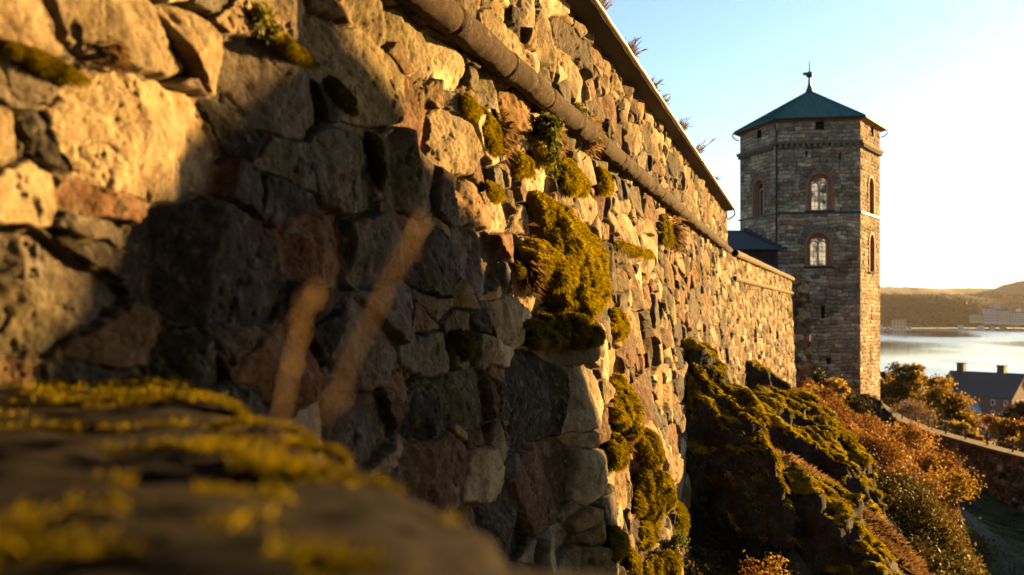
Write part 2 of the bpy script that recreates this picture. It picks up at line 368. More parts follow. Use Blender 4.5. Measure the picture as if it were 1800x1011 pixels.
# ------------------------------------------------------------ lower wall beyond (second section)
A2 = np.array([5.23, 25.2]); B2 = np.array([14.06, 50.0]); e2 = (B2-A2)/np.linalg.norm(B2-A2); n2 = np.array([e2[1], -e2[0]]); L2 = np.linalg.norm(B2-A2)
lw = tag(empty('lower_rampart_wall', (10, 39, -5)), 'lower sunlit rubble wall between the tall rampart and the tower, with two narrow mouldings', 'wall')
sd2 = make_seeds(-.5, L2+1, -6.5, 2.0, None, (), 11, .8)
nu, nv = 460, 330
u = np.repeat(np.linspace(0, L2, nu)[:, None], nv, 1).ravel(); z = np.tile(np.linspace(-6, 1.6, nv), nu)
H, Cc, J = masonry(u, z, sd2, .8, .014, .06)
for (px, y0, y1, wd) in ((1321, 567, 602, .10), (1360, 568, 606, .10), (1377, 568, 597, .10)):     # three loop slits
    a = (px-CX)/F; uu = (a*A2[1]-A2[0])/(e2[0]-a*e2[1]); Yd = A2[1]+e2[1]*uu
    msk = (np.abs(u-uu) < wd*1.6) & (z < (HY-y0)/F*Yd) & (z > (HY-y1)/F*Yd); H[msk] = -.35; Cc[msk] = (.05, .04, .03)
d = H+.045*(1.6-z)
v = np.stack([A2[0]+e2[0]*u+n2[0]*d, A2[1]+e2[1]*u+n2[1]*d, z], 1)
Cc *= 1.15
mk('masonry_face', v, grid_faces(nu, nv), M['far_masonry'], lw, True, {'col': Cc})
moulding('coping', A2+e2*2.9+n2*.05, B2+n2*.05, 1.64, .10, M['cap'], lw, 200, 12, .9)
moulding('string_course', A2+e2*2.7+n2*.06, B2+n2*.06, .92, .07, M['cap'], lw, 200, 10, .9)
# the corner pier in shade and its return towards the tower
def face_wall(name, P0, P1, z0, z1, parent, mat, seed, bat=0.0, nu=80, nv=200, k=.8, tint=1.0, holes=(), top=None):
    P0 = np.array(P0, float); P1 = np.array(P1, float); L = np.linalg.norm(P1-P0); e = (P1-P0)/L; n_ = np.array([e[1], -e[0]])
    sd = make_seeds(-.5, L+.5, z0-.3, z1+.3, None, (), seed, k)
    u = np.repeat(np.linspace(0, L, nu)[:, None], nv, 1).ravel(); z = np.tile(np.linspace(z0, z1, nv), nu)
    H, Cc, J = masonry(u, z, sd, .6, .012, .045)
    H *= np.minimum(1, np.minimum(u, L-u)/.12)
    d = H+bat*(z1-z)
    for h in holes:
        msk = h(u, z); H[msk] = -.3; d[msk] = -.3; Cc[msk] = (.03, .03, .03)
    v = np.stack([P0[0]+e[0]*u+n_[0]*d, P0[1]+e[1]*u+n_[1]*d, z], 1)
    return mk(name, v, grid_faces(nu, nv), mat, parent, True, {'col': Cc*tint})
face_wall('pier_face', B2+n2*.03, (15.0, 50.25), -6, 1.58, lw, M['far_masonry'], 21, .05, 50, 200)
face_wall('return_face', (14.8, 50.35), (17.2, 61.5), -6, 1.58, lw, M['far_masonry'], 22, .05, 90, 120)
mb = MB(); mb.prism([A2+e2*2.5-n2*.15, B2-n2*.15, (14.9, 50.4), (17.1, 61.5), (15.5, 62), (12.5, 50), A2+e2*2.5-n2*1.2], -6, 1.60); o = mb.build('wall_core', M['cap'], lw)

# ------------------------------------------------------------ hexagonal tower
TV = [np.array(p) for p in ((14.98, 65.4), (16.2, 60.84), (21.0, 60.0), (23.7, 64.1), (22.5, 68.7), (17.72, 69.56))]
TC = sum(TV)/6; ZT0, ZT1 = -7.0, 11.75
tower = tag(empty('stone_tower', (TC[0], TC[1], -7)), 'hexagonal stone tower with green copper pyramid roof and arched windows beside the lake', 'tower')
def pz(py, Y): return (HY-py)/F*Y
def scale_ring(k, extra=0): return [TC+(p-TC)*(1+k/np.linalg.norm(p-TC)) for p in TV]
def coursed(u, z, seed, W=.62, Hh=.24):
    """squared rubble in courses: height, colour"""
    zr = z+.16*fbm2(u*.6, z*.8, 3, seed)+.045*vn2(u*4, z*4, seed+8); u = u+.05*fbm2(u*2, z*5, 3, seed+4); row = np.floor(zr/Hh); fz = zr/Hh-row
    sh = _h(row, row*0, row*0, seed+1); ws = W*(.5+1.1*_h(row, row*0+3, row*0, seed)); c_ = u/ws+sh*7; colm = np.floor(c_+.25*vn2(row*3.3, np.floor(c_)*1.7, seed)); fu = c_-colm
    ed = np.minimum(np.minimum(fz, 1-fz)*Hh, np.minimum(np.abs(fu), np.abs(1-fu))*ws)
    t = sstep(.0, .035, ed-.012+.006*vn2(u*9, z*9, seed)); r1 = _h(row, colm, row*0, seed+2); r2 = _h(row, colm, row*0+1, seed+3)
    H = -.03+t*(.03+.03*r1)+.015*fbm2(u*6, z*6, 3, seed)
    pal = np.array([1.6, 1.5, 1.34])*np.array([(.23, .178, .122), (.18, .137, .095), (.27, .215, .155), (.13, .092, .064), (.18, .108, .068), (.31, .26, .195), (.20, .165, .125)])
    Cc = pal[(r2*6.999).astype(int)]*(1-.5*(1-t))[:, None]
    Cc = Cc*(1+.55*fbm2(u*.8, z*.8, 4, seed+9))[:, None]; mo = sstep(.0, .4, fbm2(u*1.1+7, z*1.6, 4, seed+12))[:, None]*.6; Cc = Cc*(1-mo)+mo*np.array([.20, .165, .125])*(1+.3*fbm2(u*6, z*9, 3, seed))[:, None]
    return H, Cc
# windows: face, u centre fraction, z sill, z top, width, kind
def facept(i, fu, d=0):
    a, b = TV[i], TV[(i+1) % 6]; e = (b-a)/np.linalg.norm(b-a); n_ = np.array([e[1], -e[0]]); return a+(b-a)*fu+n_*d, e, n_
def fu_of(i, px):
    a, b = TV[i], TV[(i+1) % 6]; k = (px-CX)/F; return float((k*a[1]-a[0])/((b-a)[0]-k*(b-a)[1]))
def at_depth(i, fu): return float((TV[i]+(TV[(i+1) % 6]-TV[i])*fu)[1])
WIN = []
for (i, px, yt, yb, wd, kind) in ((1, 1441, 305, 370, 1.36, 'arch'), (1, 1439, 410, 468, 1.36, 'arch'), (0, 1334, 316, 380, 1.36, 'arch'), (0, 1334, 416, 474, 1.3, 'arch'), (2, 1531, 312, 377, 1.25, 'arch'), (2, 1532, 412, 478, 1.2, 'arch'),
        (1, 1441, 213, 228, .50, 'square'), (0, 1335, 228, 243, .50, 'square'), (2, 1533, 223, 239, .5, 'square'), (1, 1447, 538, 560, .24, 'slit'), (1, 1456, 629, 641, .22, 'slit'), (2, 1532, 542, 562, .24, 'slit'), (2, 1530, 618, 640, .22, 'slit'), (0, 1335, 520, 540, .22, 'slit'),
        (1, 1418, 266, 276, .1, 'slit'), (1, 1477, 268, 281, .1, 'slit'), (0, 1358, 268, 281, .1, 'slit')):
    fu = fu_of(i, px); Yd = at_depth(i, fu); WIN.append((i, fu, pz(yb, Yd), pz(yt, Yd), wd, kind))
def arch_in(u, z, uc, z0, z1, wd):
    r = wd/2; return (np.abs(u-uc) < r) & (z > z0) & ((z < z1-r) | ((u-uc)**2+(z-(z1-r))**2 < r*r))
for i in range(6):
    a, b = TV[i], TV[(i+1) % 6]; L = np.linalg.norm(b-a); e = (b-a)/L; n_ = np.array([e[1], -e[0]])
    nu, nv = (190, 620) if i < 3 else (12, 30)
    u = np.repeat(np.linspace(0, L, nu)[:, None], nv, 1).ravel(); z = np.tile(np.linspace(ZT0, ZT1, nv), nu)
    H, Cc = coursed(u+i*13, z, 100+i)
    H = H*np.minimum(1, np.minimum(u, L-u)/.15); d = H.copy()
    fcs = grid_faces(nu, nv); kill = np.zeros(len(u), bool)
    for (wi, fu, z0, z1, wd, kind) in WIN:
        if wi != i: continue
        uc = fu*L
        if kind == 'arch':
            kill |= arch_in(u, z, uc, z0, z1, wd)
            # voussoir ring of narrow radiating stones
            rr = np.hypot(u-uc, z-(z1-wd/2)); ring = (z > z1-wd/2) & (rr < wd/2+.55) & (rr > wd/2); an = np.floor(np.arctan2(z-(z1-wd/2), u-uc)*11)
            Cc[ring] = (np.array([.16, .125, .095])*(.65+.6*_h(an, an*0, an*0, 5))[:, None])[ring]
        else:
            m_ = (np.abs(u-uc) < wd/2) & (z > z0) & (z < z1); 
            if kind == 'square': kill |= m_
            else: d[m_] = -.35; Cc[m_] = (.02, .02, .02)
    fcs = fcs[~kill[fcs].all(1)]
    v = np.stack([a[0]+e[0]*u+n_[0]*d, a[1]+e[1]*u+n_[1]*d, z], 1)
    mk('tower_wall', v, fcs, M['far_masonry'], tower, True, {'col': np.clip(Cc*1.08, 0, .8)})
M['pane'], _n, _b = newmat('window_glass'); _b.inputs['Base Color'].default_value = (.02, .025, .03, 1); _b.inputs['Roughness'].default_value = .08; _b.inputs['Specular IOR Level'].default_value = 1.0; _b.inputs['Metallic'].default_value = .0
_nz = noise(_n, 3, 2, .5); bump(_n, _b, _nz.outputs['Fac'], .02, .3)
M['frame'] = plain('window_frame', (.33, .27, .2), .7)
M['dark'] = plain('dark_interior', (.01, .01, .01), .9)
M['sky_glow'], _n, _b = newmat('sky_glow_pane'); _b.inputs['Specular IOR Level'].default_value = .2; _b.inputs['Base Color'].default_value = (.05, .045, .04, 1); _b.inputs['Roughness'].default_value = .2
_b.inputs['Emission Color'].default_value = (1, .80, .52, 1); _b.inputs['Emission Strength'].default_value = .14  # emission stands in for bright sky seen through the panes
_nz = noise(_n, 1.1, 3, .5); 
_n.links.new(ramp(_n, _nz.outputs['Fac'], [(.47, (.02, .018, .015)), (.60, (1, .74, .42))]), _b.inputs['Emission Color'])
def arch_outline(wd, h, n=12):
    r = wd/2; return [(-r, 0)]+[(r*cos(a), h-r+r*sin(a)) for a in np.linspace(pi, 0, n)]+[(r, 0)]
for wi, (i, fu, z0, z1, wd, kind) in enumerate(WIN):
    if kind == 'slit': continue
    p, e, n_ = facept(i, fu)
    def P(x, d, z): return (p[0]+e[0]*x+n_[0]*d, p[1]+e[1]*x+n_[1]*d, z0+z)
    h = z1-z0
    def ringmesh(o1, d1, o2, d2):
        k = len(o1); v = [P(x, d1, z) for x, z in o1]+[P(x, d2, z) for x, z in o2]; return v, [[j, j+1, k+j+1, k+j] for j in range(k-1)]
    if kind == 'arch':
        mb = MB(); oo = arch_outline(wd+.30, h+.15); io = arch_outline(wd, h); ii = arch_outline(wd-.16, h-.08); i3 = arch_outline(wd-.36, h-.18)
        for q in ((oo, .05, io, .05), (oo, -.02, oo, .05), (io, .05, ii, -.12), (ii, -.12, ii, -.20), (ii, -.20, i3, -.22), (i3, -.22, i3, -.42)):
            mb.add(*ringmesh(*q))
        win = mb.build('window', M['brick'], tower)
        W3 = wd-.36; H3 = h-.18
        mb = MB(); k3 = [P(x, -.40, z) for x, z in i3]; mb.add(k3, [list(range(len(k3)))]); mb.build('pane', M['sky_glow'] if (i == 1) else M['pane'], win)
        mb = MB(); cc = np.array(P(0, -.36, H3*.38)); ex = np.array([e[0], e[1], 0]); en = np.array([n_[0], n_[1], 0])
        mb.obox(cc, ex*.065, en*.04, (0, 0, H3*.38))
        hw = W3/4
        for s_ in (-1, 1):
            arc = [P(s_*hw+hw*cos(a), -.355, H3*.70+hw*1.1*sin(a)) for a in np.linspace(0, pi, 9)]; mb.tube(arc, .045, 6)
            mb.obox(P(s_*(W3/2-.03), -.36, H3*.35), ex*.03, en*.03, (0, 0, H3*.35))
        mb.tube([P(.13*cos(a), -.355, H3*.88+.13*sin(a)) for a in np.linspace(0, 2*pi, 11)], .03, 6)
        mb.obox(P(0, -.36, .04), ex*W3/2, en*.035, (0, 0, .04)); mb.build('mullion', M['frame'], win)
        mb = MB()
        for s_ in (-1, 1): mb.obox(P(s_*W3/4, -.375, H3*.38), ex*.012, en*.012, (0, 0, H3*.38))
        for zz in np.arange(.3, H3*.8, .3): mb.obox(P(0, -.375, zz), ex*W3/2, en*.012, (0, 0, .012))
        mb.build('glazing_bars', M['darkmetal'], win)
        mb = MB(); mb.obox(P(0, .03, -.06), ex*(wd/2+.2), en*.08, (0, 0, .05)); mb.build('sill', M['rock'], win)
    else:
        mb = MB(); sq = [(-wd/2-.01, -.02), (-wd/2-.01, h+.02), (wd/2+.01, h+.02), (wd/2+.01, -.02), (-wd/2-.01, -.02)]
        mb.add(*ringmesh(sq, .03, sq, -.35)); k3 = [P(x, -.34, z) for x, z in sq[:4]]; mb.add(k3, [[0, 1, 2, 3]]); mb.build('small_window', M['dark'], tower)
def band(name, ring_in, ring_out, z0, z1, mat, slope=0):
    mb = MB(); n = 6
    v = [(*p, z0) for p in ring_in]+[(*p, z0+slope) for p in ring_out]+[(*p, z1) for p in ring_out]+[(*p, z1+.05) for p in ring_in]
    f = [[k*6+j, k*6+(j+1) % 6, (k+1)*6+(j+1) % 6, (k+1)*6+j] for k in range(3) for j in range(6)]
    mb.add(v, f); return mb.build(name, mat, tower)
zc = pz(248, 60); zs = pz(374, 60); ze = pz(200, 60)
band('cornice', scale_ring(-.05), scale_ring(.24), zc-.10, zc+.06, M['cap'])
band('string_course', scale_ring(-.05), scale_ring(.14), zs-.05, zs+.07, M['darkmetal'], .04)
band('eave_board', scale_ring(-.05), scale_ring(.30), ZT1-.20, ZT1+.02, M['brick'], .10)
for i in range(3):
    mb = MB(); a, b = TV[i], TV[i+1]; L = np.linalg.norm(b-a); e = (b-a)/L; n_ = np.array([e[1], -e[0]])
    for k in range(int(L/.34)):
        c_ = a+e*(k+.5)*.34+n_*.10; mb.obox((*c_, zc-.22), (*(e*.085), 0), (*(n_*.11), 0), (0, 0, .115))
    mb.build('corbel_row', M['cap'], tower)
# roof with standing seams
apex = np.array([*TC, 14.35]); er = scale_ring(.37); zr = ZT1+.03
roof = MB(); v = [(*p, zr) for p in er]+[(*p, zr-.10) for p in er]+[tuple(apex)]
roof.add(v, [[i, (i+1) % 6, 12] for i in range(6)]+[[6+i, 6+(i+1) % 6, (i+1) % 6, i] for i in range(6)]+[[11, 10, 9, 8, 7, 6]])
ro = roof.build('roof', M['copper'], tower)
mb = MB()
for i in range(6):
    a = np.array([*er[i], zr]); b = np.array([*er[(i+1) % 6], zr]); L = np.linalg.norm(b-a); up = np.cross(b-a, apex-a); up /= np.linalg.norm(up); up *= np.sign(up[2])
    mid = (a+b)/2; sl = apex-mid
    mb.tube([a+up*.02, apex+up*.02], .045, 6)
    for k in range(1, 8):
        f_ = k/8; p = a+(b-a)*f_; lim = 1-abs(2*f_-1); q = p+sl*lim*.99; mb.tube([p+up*.02, q+up*.02], .036, 4)
mb.build('seam', M['copper'], ro)
mb = MB(); g = er
for i in range(6):
    a = g[i]; b = g[(i+1) % 6]; mb.tube([(*(TC+(a-TC)*1.012), zr-.07), (*(TC+(b-TC)*1.012), zr-.07)], .06, 8)
mb.build('gutter', M['darkmetal'], tower)
mb = MB(); az = apex[2]
mb.tube([(*TC, az-.35), (*TC, az+.05), (*TC, az+.35), (*TC, az+.9)], [.34, .22, .11, .06], 10)
fin = mb.build('finial', M['darkmetal'], tower)
mb = MB(); mb.tube([(*TC, az+.86), (*TC, az+.93), (*TC, az+1.1), (*TC, az+1.22), (*TC, az+1.28)], [.05, .19, .24, .17, .05], 12); mb.build('ball', M['darkmetal'], fin, True)
mb = MB(); mb.tube([(*TC, az+1.2), (*TC, az+1.95)], [.04, .02], 6); mb.obox((TC[0]-.22, TC[1], az+1.12), (.2, 0, 0), (0, .03, 0), (0, 0, .09)); mb.build('weather_vane', M['darkmetal'], fin)
mb = MB(); p2 = TC+(TV[1]-TC)*1.02
mb.tube([(*(TC+(TV[1]-TC)*1.075), ZT1-.12), (*(TC+(TV[1]-TC)*1.06), ZT1-.5), (*p2, ZT1-.8), (*p2, -6)], .055, 8); mb.build('downpipe', M['darkmetal'], tower, True)
for j, s_ in ((0, 1), (3, 1)):
    q = TV[j]; o_ = (q-TC)/np.linalg.norm(q-TC)
    mb = MB(); mb.tube([(*(q+o_*.47), zr-.1), (*(q+o_*.47), zr-.3), (*(q+o_*.25), zr-.5), (*(q+o_*.05), zr-.55)], .045, 6); mb.build('downpipe', M['darkmetal'], tower, True)

# low dark-roofed building between the wall and the tower
lb = tag(empty('low_building', (11.5, 55, 0)), 'low dark stone outbuilding with sagging black roof wedged behind the rampart against the tower', 'building')
mb = MB(); mb.prism([(7, 53), (14.15, 53), (14.6, 58.5), (7, 58.5)], -2, 3.35); o = mb.build('wall', M['rock'], lb)
mb = MB(); v = [(6.8, 52.6, 3.3), (14.45, 52.6, 3.3), (14.9, 58.9, 3.3), (6.8, 58.9, 3.3), (6.8, 55.7, 4.62), (13.05, 55.7, 4.55)]
mb.add(v, [[0, 1, 5, 4], [1, 2, 5], [2, 3, 4, 5], [3, 0, 4], [3, 2, 1, 0]]); rf = mb.build('roof', M['darkroof'], lb)
mb = MB()
for k in range(9):
    t_ = k/8; p0 = np.array([14.4, 52.65, 3.36]); p1 = np.array([13.05, 55.6, 4.6]); mb.obox(p0+(p1-p0)*t_, (.12, 0, 0), (0, .12, 0), (0, 0, .07))
mb.build('ridge_tile', M['darkroof'], rf)

# ------------------------------------------------------------ numpy builders for rocks, leaves, blades
import bmesh
_ico = {}
def ico(sub):
    if sub not in _ico:
        bm = bmesh.new(); bmesh.ops.create_icosphere(bm, subdivisions=sub, radius=1)
        _ico[sub] = (np.array([v.co[:] for v in bm.verts]), np.array([[v.index for v in f.verts] for f in bm.faces])); bm.free()
    return _ico[sub]
def vnormals(v, f):
    n = np.zeros_like(v); a = np.cross(v[f[:, 1]]-v[f[:, 0]], v[f[:, 2]]-v[f[:, 0]])
    for k in range(3): np.add.at(n, f[:, k], a)
    return n/(np.linalg.norm(n, axis=1, keepdims=True)+1e-12)
def at(px, py, Y): return np.array([(px-CX)/F*Y, Y, (HY-py)/F*Y])
def polyrock(c, planes, sub=6, amp=.12, sc=.9, seed=0, soft=.10, rand=6):
    c = np.array(c, float); rg = np.random.default_rng(seed); d, f = ico(sub); d = d/np.linalg.norm(d, axis=1, keepdims=True)
    pl = [(np.array(n, float)/np.linalg.norm(n), np.array(p, float)) for n, p in planes]; rs = []
    for n, p in pl:
        k = n@(p-c); q = d@n; rs.append(np.where(q > .02, k/np.maximum(q, .02), 1e3))
    r0 = np.min(rs, 0); mean = np.median(r0)
    for _ in range(rand):
        n = rg.normal(size=3); n /= np.linalg.norm(n); q = d@n; m = q > .3
        k = (r0[m]*q[m]).max()*rg.uniform(.80, .93); rs.append(np.where(q > .02, k/np.maximum(q, .02), 1e3))
    A = np.stack(rs); mn = A.min(0); r = mn-soft*mean*.5*np.log(np.exp(-np.clip((A-mn)/(soft*mean*.5+1e-9), 0, 40)).sum(0))
    v = c+d*r[:, None]
    n = vnormals(v, f)
    h = 1.3*amp*fbm3(v, sc, 5, seed, .6)+amp*.45*fbm3(v, sc*5, 4, seed+2, .6)+amp*.8*(1-np.abs(fbm3(v*np.array([1, 1, .35]), sc*3, 4, seed+9, .55))*2.2)-amp*.8*sstep(.12, .3, np.abs(fbm3(v*np.array([.4, .4, 1.0]), sc*2.2, 2, seed+5)))
    v = v+n*h[:, None]
    return v, f, vnormals(v, f)
def leaves(cen, size, rg, tint=None, up=.0):
    n = len(cen); a = rg.normal(size=(n, 3)); a[:, 2] -= .2; a /= np.linalg.norm(a, axis=1, keepdims=True)
    b = rg.normal(size=(n, 3)); b[:, 2] += up; b -= (b*a).sum(1, keepdims=True)*a; b /= np.linalg.norm(b, axis=1, keepdims=True)
    s = (size*rg.uniform(.6, 1.4, n))[:, None]
    v = np.stack([cen-a*s*.55, cen+b*s*.33, cen+a*s*.6, cen-b*s*.33], 1).reshape(-1, 3)
    t = tint if tint is not None else rg.random(n)
    return v, np.arange(4*n).reshape(n, 4), np.repeat(t, 4)
def blades(base, dirs, length, width, rg, bend=.3, tint=None):
    n = len(base); d = dirs+rg.normal(0, .35, (n, 3)); d /= np.linalg.norm(d, axis=1, keepdims=True)
    sd_ = np.cross(d, rg.normal(size=(n, 3))); sd_ /= np.linalg.norm(sd_, axis=1, keepdims=True)
    L = (length*rg.uniform(.5, 1.3, n))[:, None]; g = np.array([0, 0, -1.])*L*bend
    w_ = width
    v = np.stack([base-sd_*w_*.5, base+sd_*w_*.5, base+d*L*.55+g*.25+sd_*w_*.35, base+d*L+g], 1).reshape(-1, 3)
    t = tint if tint is not None else rg.random(n)
    return v, np.arange(4*n).reshape(n, 4), np.repeat(t, 4)
def merge(parts):
    V = []; Fc = []; T = []; k = 0
    for v, f, t in parts: V.append(v); Fc.append(f+k); T.append(t); k += len(v)
    return np.vstack(V), np.vstack(Fc), np.concatenate(T)

# ------------------------------------------------------------ the shaded ground, rocks and slope
CP = np.array([(2, 8, -6.2), (3, 12, -4.6), (4.0, 14, -4.1), (3.2, 16.5, -2.4), (4.9, 17.5, -2.8), (6.2, 18, -3.6), (4.6, 22, -2.2), (6.8, 24.5, -2.9), (8.8, 22, -5.0), (6.3, 29, -2.4), (9.5, 32, -3.4), (9.5, 38, -3.1),
 (14.3, 50, -4.2), (12.8, 42, -4.2), (16.5, 48, -5.2), (15.5, 57, -4.8), (21.6, 59, -5.7), (26, 64, -8.5), (20, 50, -7.3), (19.5, 44, -8.6), (22, 47, -9.7), (16, 38, -8.0), (15, 33, -9.2), (11.5, 28, -7.0), (9.5, 20, -7.0), (7.2, 15, -5.6), (5.8, 12, -6.2),
 (24, 45, -9.8), (24, 58, -9.5), (20, 34, -9.9), (25, 36, -9.9), (14, 22, -9.6), (20, 24, -10), (30, 24, -10.5), (10, 10, -8.5), (3, 3, -8.5), (20, 8, -10), (-4, 3, -8), (-6, 20, -4), (0, 40, -3), (6, 60, -4), (10, 80, -8),
 (28, 50, -9.9), (28, 66, -9.8), (34, 55, -11), (40, 70, -13), (30, 90, -14), (45, 95, -16), (20, 90, -12), (-10, 120, -16), (35, 140, -22), (70, 100, -19), (60, 60, -15), (60, 20, -14), (40, 0, -13), (0, -15, -9), (90, 40, -18)])
def _tps(r2): return .5*r2*np.log(r2+1e-9)
_n = len(CP); _K = _tps(((CP[:, None, :2]-CP[None, :, :2])**2).sum(2))+np.eye(_n)*2.0
_P = np.hstack([np.ones((_n, 1)), CP[:, :2]]); _A = np.block([[_K, _P], [_P.T, np.zeros((3, 3))]]); _W = np.linalg.solve(_A, np.concatenate([CP[:, 2], np.zeros(3)]))
def ground(X, Y):
    X = np.asarray(X, float); Y = np.asarray(Y, float); sh = X.shape; X = X.ravel(); Y = Y.ravel()
    z = np.empty(len(X))
    for i in range(0, len(X), 20000):
        s = slice(i, i+20000); r2 = (X[s, None]-CP[:, 0])**2+(Y[s, None]-CP[:, 1])**2
        z[s] = _tps(r2)@_W[:_n]+_W[_n]+_W[_n+1]*X[s]+_W[_n+2]*Y[s]
    far = np.interp(Y, [80, 150, 230, 300, 330, 360], [-14, -23, -31, -32.3, -36, -44]); k = np.maximum(sstep(75, 120, Y), np.maximum(sstep(60, 110, X), sstep(-8, -30, X)))
    farz = np.where(Y > 80, far, -14)
    z = np.clip(z, -16, 0)*(1-k)+farz*k
    return z.reshape(sh)
ys = np.concatenate([np.arange(-20, 60, .25), np.arange(60, 120, .8), np.arange(120, 380, 4)]); xs = np.concatenate([np.arange(-500, -20, 25), np.arange(-20, 40, .25), np.arange(40, 120, 1.5), np.arange(120, 900, 25)])
GX, GY = np.meshgrid(xs, ys, indexing='ij'); gz = ground(GX, GY)
near = np.exp(-((GX-10)/25)**4-((GY-35)/45)**4)
gz = gz+near*(.14*fbm2(GX*.9, GY*.9, 4, 3)+.03*fbm2(GX*5, GY*5, 3, 4)).reshape(gz.shape)*sstep(-9.6, -8.6, gz)
M['soil'], _n2, _b = newmat('slope_soil'); _z1 = noise(_n2, 1.2, 6, .7); _z2 = noise(_n2, 9, 5, .7)
c = mix(_n2, ramp(_n2, _z1.outputs['Fac'], [(.4, 0), (.6, 1)]), (.014, .013, .005), (.028, .022, .009)); c = mix(_n2, ramp(_n2, _z2.outputs['Fac'], [(.45, 0), (.6, .8)]), c, (.045, .05, .014))
_n2.links.new(c, _b.inputs['Base Color']); _b.inputs['Roughness'].default_value = .95; bump(_n2, _b, _z2.outputs['Fac'], .05)
tag(mk('ground', np.stack([GX.ravel(), GY.ravel(), gz.ravel()], 1), grid_faces(len(xs), len(ys)), M['soil'], None, True), kind='structure')

def rock(name, label, c, planes, sub, amp, sc, seed, moss=0, mossz=.45, mlen=.05, rand=6, group='mossy rock outcrops below the wall', mossx=.25):
    v, f, n = polyrock(c, planes, sub, amp, sc, seed, rand=rand)
    o = empty(name, (c[0], c[1], v[:, 2].min())); tag(o, label, 'rock', group)
    mk('stone', v, f, M['rock'], o, True)
    if moss:
        rg = np.random.default_rng(seed+50); mv = n[:, 2]+mossx*n[:, 0]-mossz-.30*fbm3(v, 2.2, 3, seed+3)-.45*fbm3(v, 9, 3, seed+4); m = mv > 0; ids = np.nonzero(m)[0]
        # moss mat: thickened shell over the upward faces plus short blades
        mf = f[m[f].all(1)]; used, inv = np.unique(mf, return_inverse=True)
        if len(used):
            vv = v[used]+n[used]*(-.004+np.clip(mv[used]/.35, 0, 1)*(.02+.055*(1-worley3(v[used]*np.array([1, 1, .6]), 7.0, seed)**2)))[:, None]
            mk('moss', vv, inv.reshape(mf.shape), M['moss'], o, True, {'tint': np.clip(.42+.5*fbm3(v[used], 3.5, 4, seed+4), 0, 1)})
            tri = rg.choice(len(mf), moss); w_ = rg.dirichlet((1, 1, 1), moss); p = (v[mf[tri]]*w_[:, :, None]).sum(1)+n[mf[tri][:, 0]]*.03; nn = n[mf[tri][:, 0]]*.7+np.array([.35, -.2, -.25])
            bv, bf, bt = blades(p, nn, mlen*1.3, mlen*.15, rg, .6, np.clip(.5+.4*fbm3(p, 3.5, 3, seed+4)+rg.normal(0, .13, moss), 0, 1))
            mk('moss_blades', bv, bf, M['moss'], o, False, {'tint': bt})
    return o
def PT(px, py, Y): return tuple(at(px, py, Y))
DN = ((0, 0, -1), (0, 0, -9))
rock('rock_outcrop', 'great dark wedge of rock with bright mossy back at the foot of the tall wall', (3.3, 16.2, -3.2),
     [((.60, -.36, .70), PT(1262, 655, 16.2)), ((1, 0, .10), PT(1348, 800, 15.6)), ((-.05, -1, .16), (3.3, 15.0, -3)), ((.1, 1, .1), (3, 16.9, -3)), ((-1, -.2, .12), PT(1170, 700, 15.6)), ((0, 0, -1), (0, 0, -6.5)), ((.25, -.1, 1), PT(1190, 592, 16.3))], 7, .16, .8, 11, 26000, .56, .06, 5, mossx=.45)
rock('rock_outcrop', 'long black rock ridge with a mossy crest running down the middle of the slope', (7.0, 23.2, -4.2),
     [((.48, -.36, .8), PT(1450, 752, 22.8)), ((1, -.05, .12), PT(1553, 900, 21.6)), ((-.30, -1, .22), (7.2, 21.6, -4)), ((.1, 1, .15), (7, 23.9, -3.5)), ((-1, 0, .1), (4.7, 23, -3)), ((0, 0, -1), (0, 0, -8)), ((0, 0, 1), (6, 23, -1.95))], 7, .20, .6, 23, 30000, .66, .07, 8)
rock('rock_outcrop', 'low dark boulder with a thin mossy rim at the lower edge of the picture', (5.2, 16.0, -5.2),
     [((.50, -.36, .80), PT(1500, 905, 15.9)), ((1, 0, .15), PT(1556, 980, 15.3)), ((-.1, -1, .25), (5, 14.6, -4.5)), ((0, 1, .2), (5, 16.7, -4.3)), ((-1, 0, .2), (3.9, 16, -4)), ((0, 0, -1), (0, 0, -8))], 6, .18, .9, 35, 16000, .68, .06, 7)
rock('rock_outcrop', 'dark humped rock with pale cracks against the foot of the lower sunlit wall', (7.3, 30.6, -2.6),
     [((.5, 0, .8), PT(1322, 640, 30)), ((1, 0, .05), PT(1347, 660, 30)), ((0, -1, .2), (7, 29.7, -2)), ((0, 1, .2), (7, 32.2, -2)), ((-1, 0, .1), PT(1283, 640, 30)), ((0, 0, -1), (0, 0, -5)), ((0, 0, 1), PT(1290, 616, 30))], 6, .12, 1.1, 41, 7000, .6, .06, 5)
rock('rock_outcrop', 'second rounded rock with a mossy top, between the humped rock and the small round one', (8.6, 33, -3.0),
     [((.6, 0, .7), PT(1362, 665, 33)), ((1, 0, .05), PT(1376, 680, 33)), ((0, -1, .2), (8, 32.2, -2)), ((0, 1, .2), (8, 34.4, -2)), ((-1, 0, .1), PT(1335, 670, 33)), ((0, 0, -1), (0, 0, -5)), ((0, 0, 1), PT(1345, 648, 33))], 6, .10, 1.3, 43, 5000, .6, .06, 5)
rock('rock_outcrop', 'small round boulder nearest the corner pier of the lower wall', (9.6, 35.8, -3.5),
     [((.7, 0, .7), PT(1385, 688, 35)), ((0, -1, .2), (8, 35.0, -2)), ((0, 1, .2), (8, 36.8, -2)), ((-1, 0, .3), PT(1357, 685, 35)), ((0, 0, -1), (0, 0, -5)), ((0, 0, 1), PT(1370, 673, 35)), ((1, 0, 0), PT(1391, 700, 35))], 5, .08, 1.5, 45, 2500, .7, .06, 4)
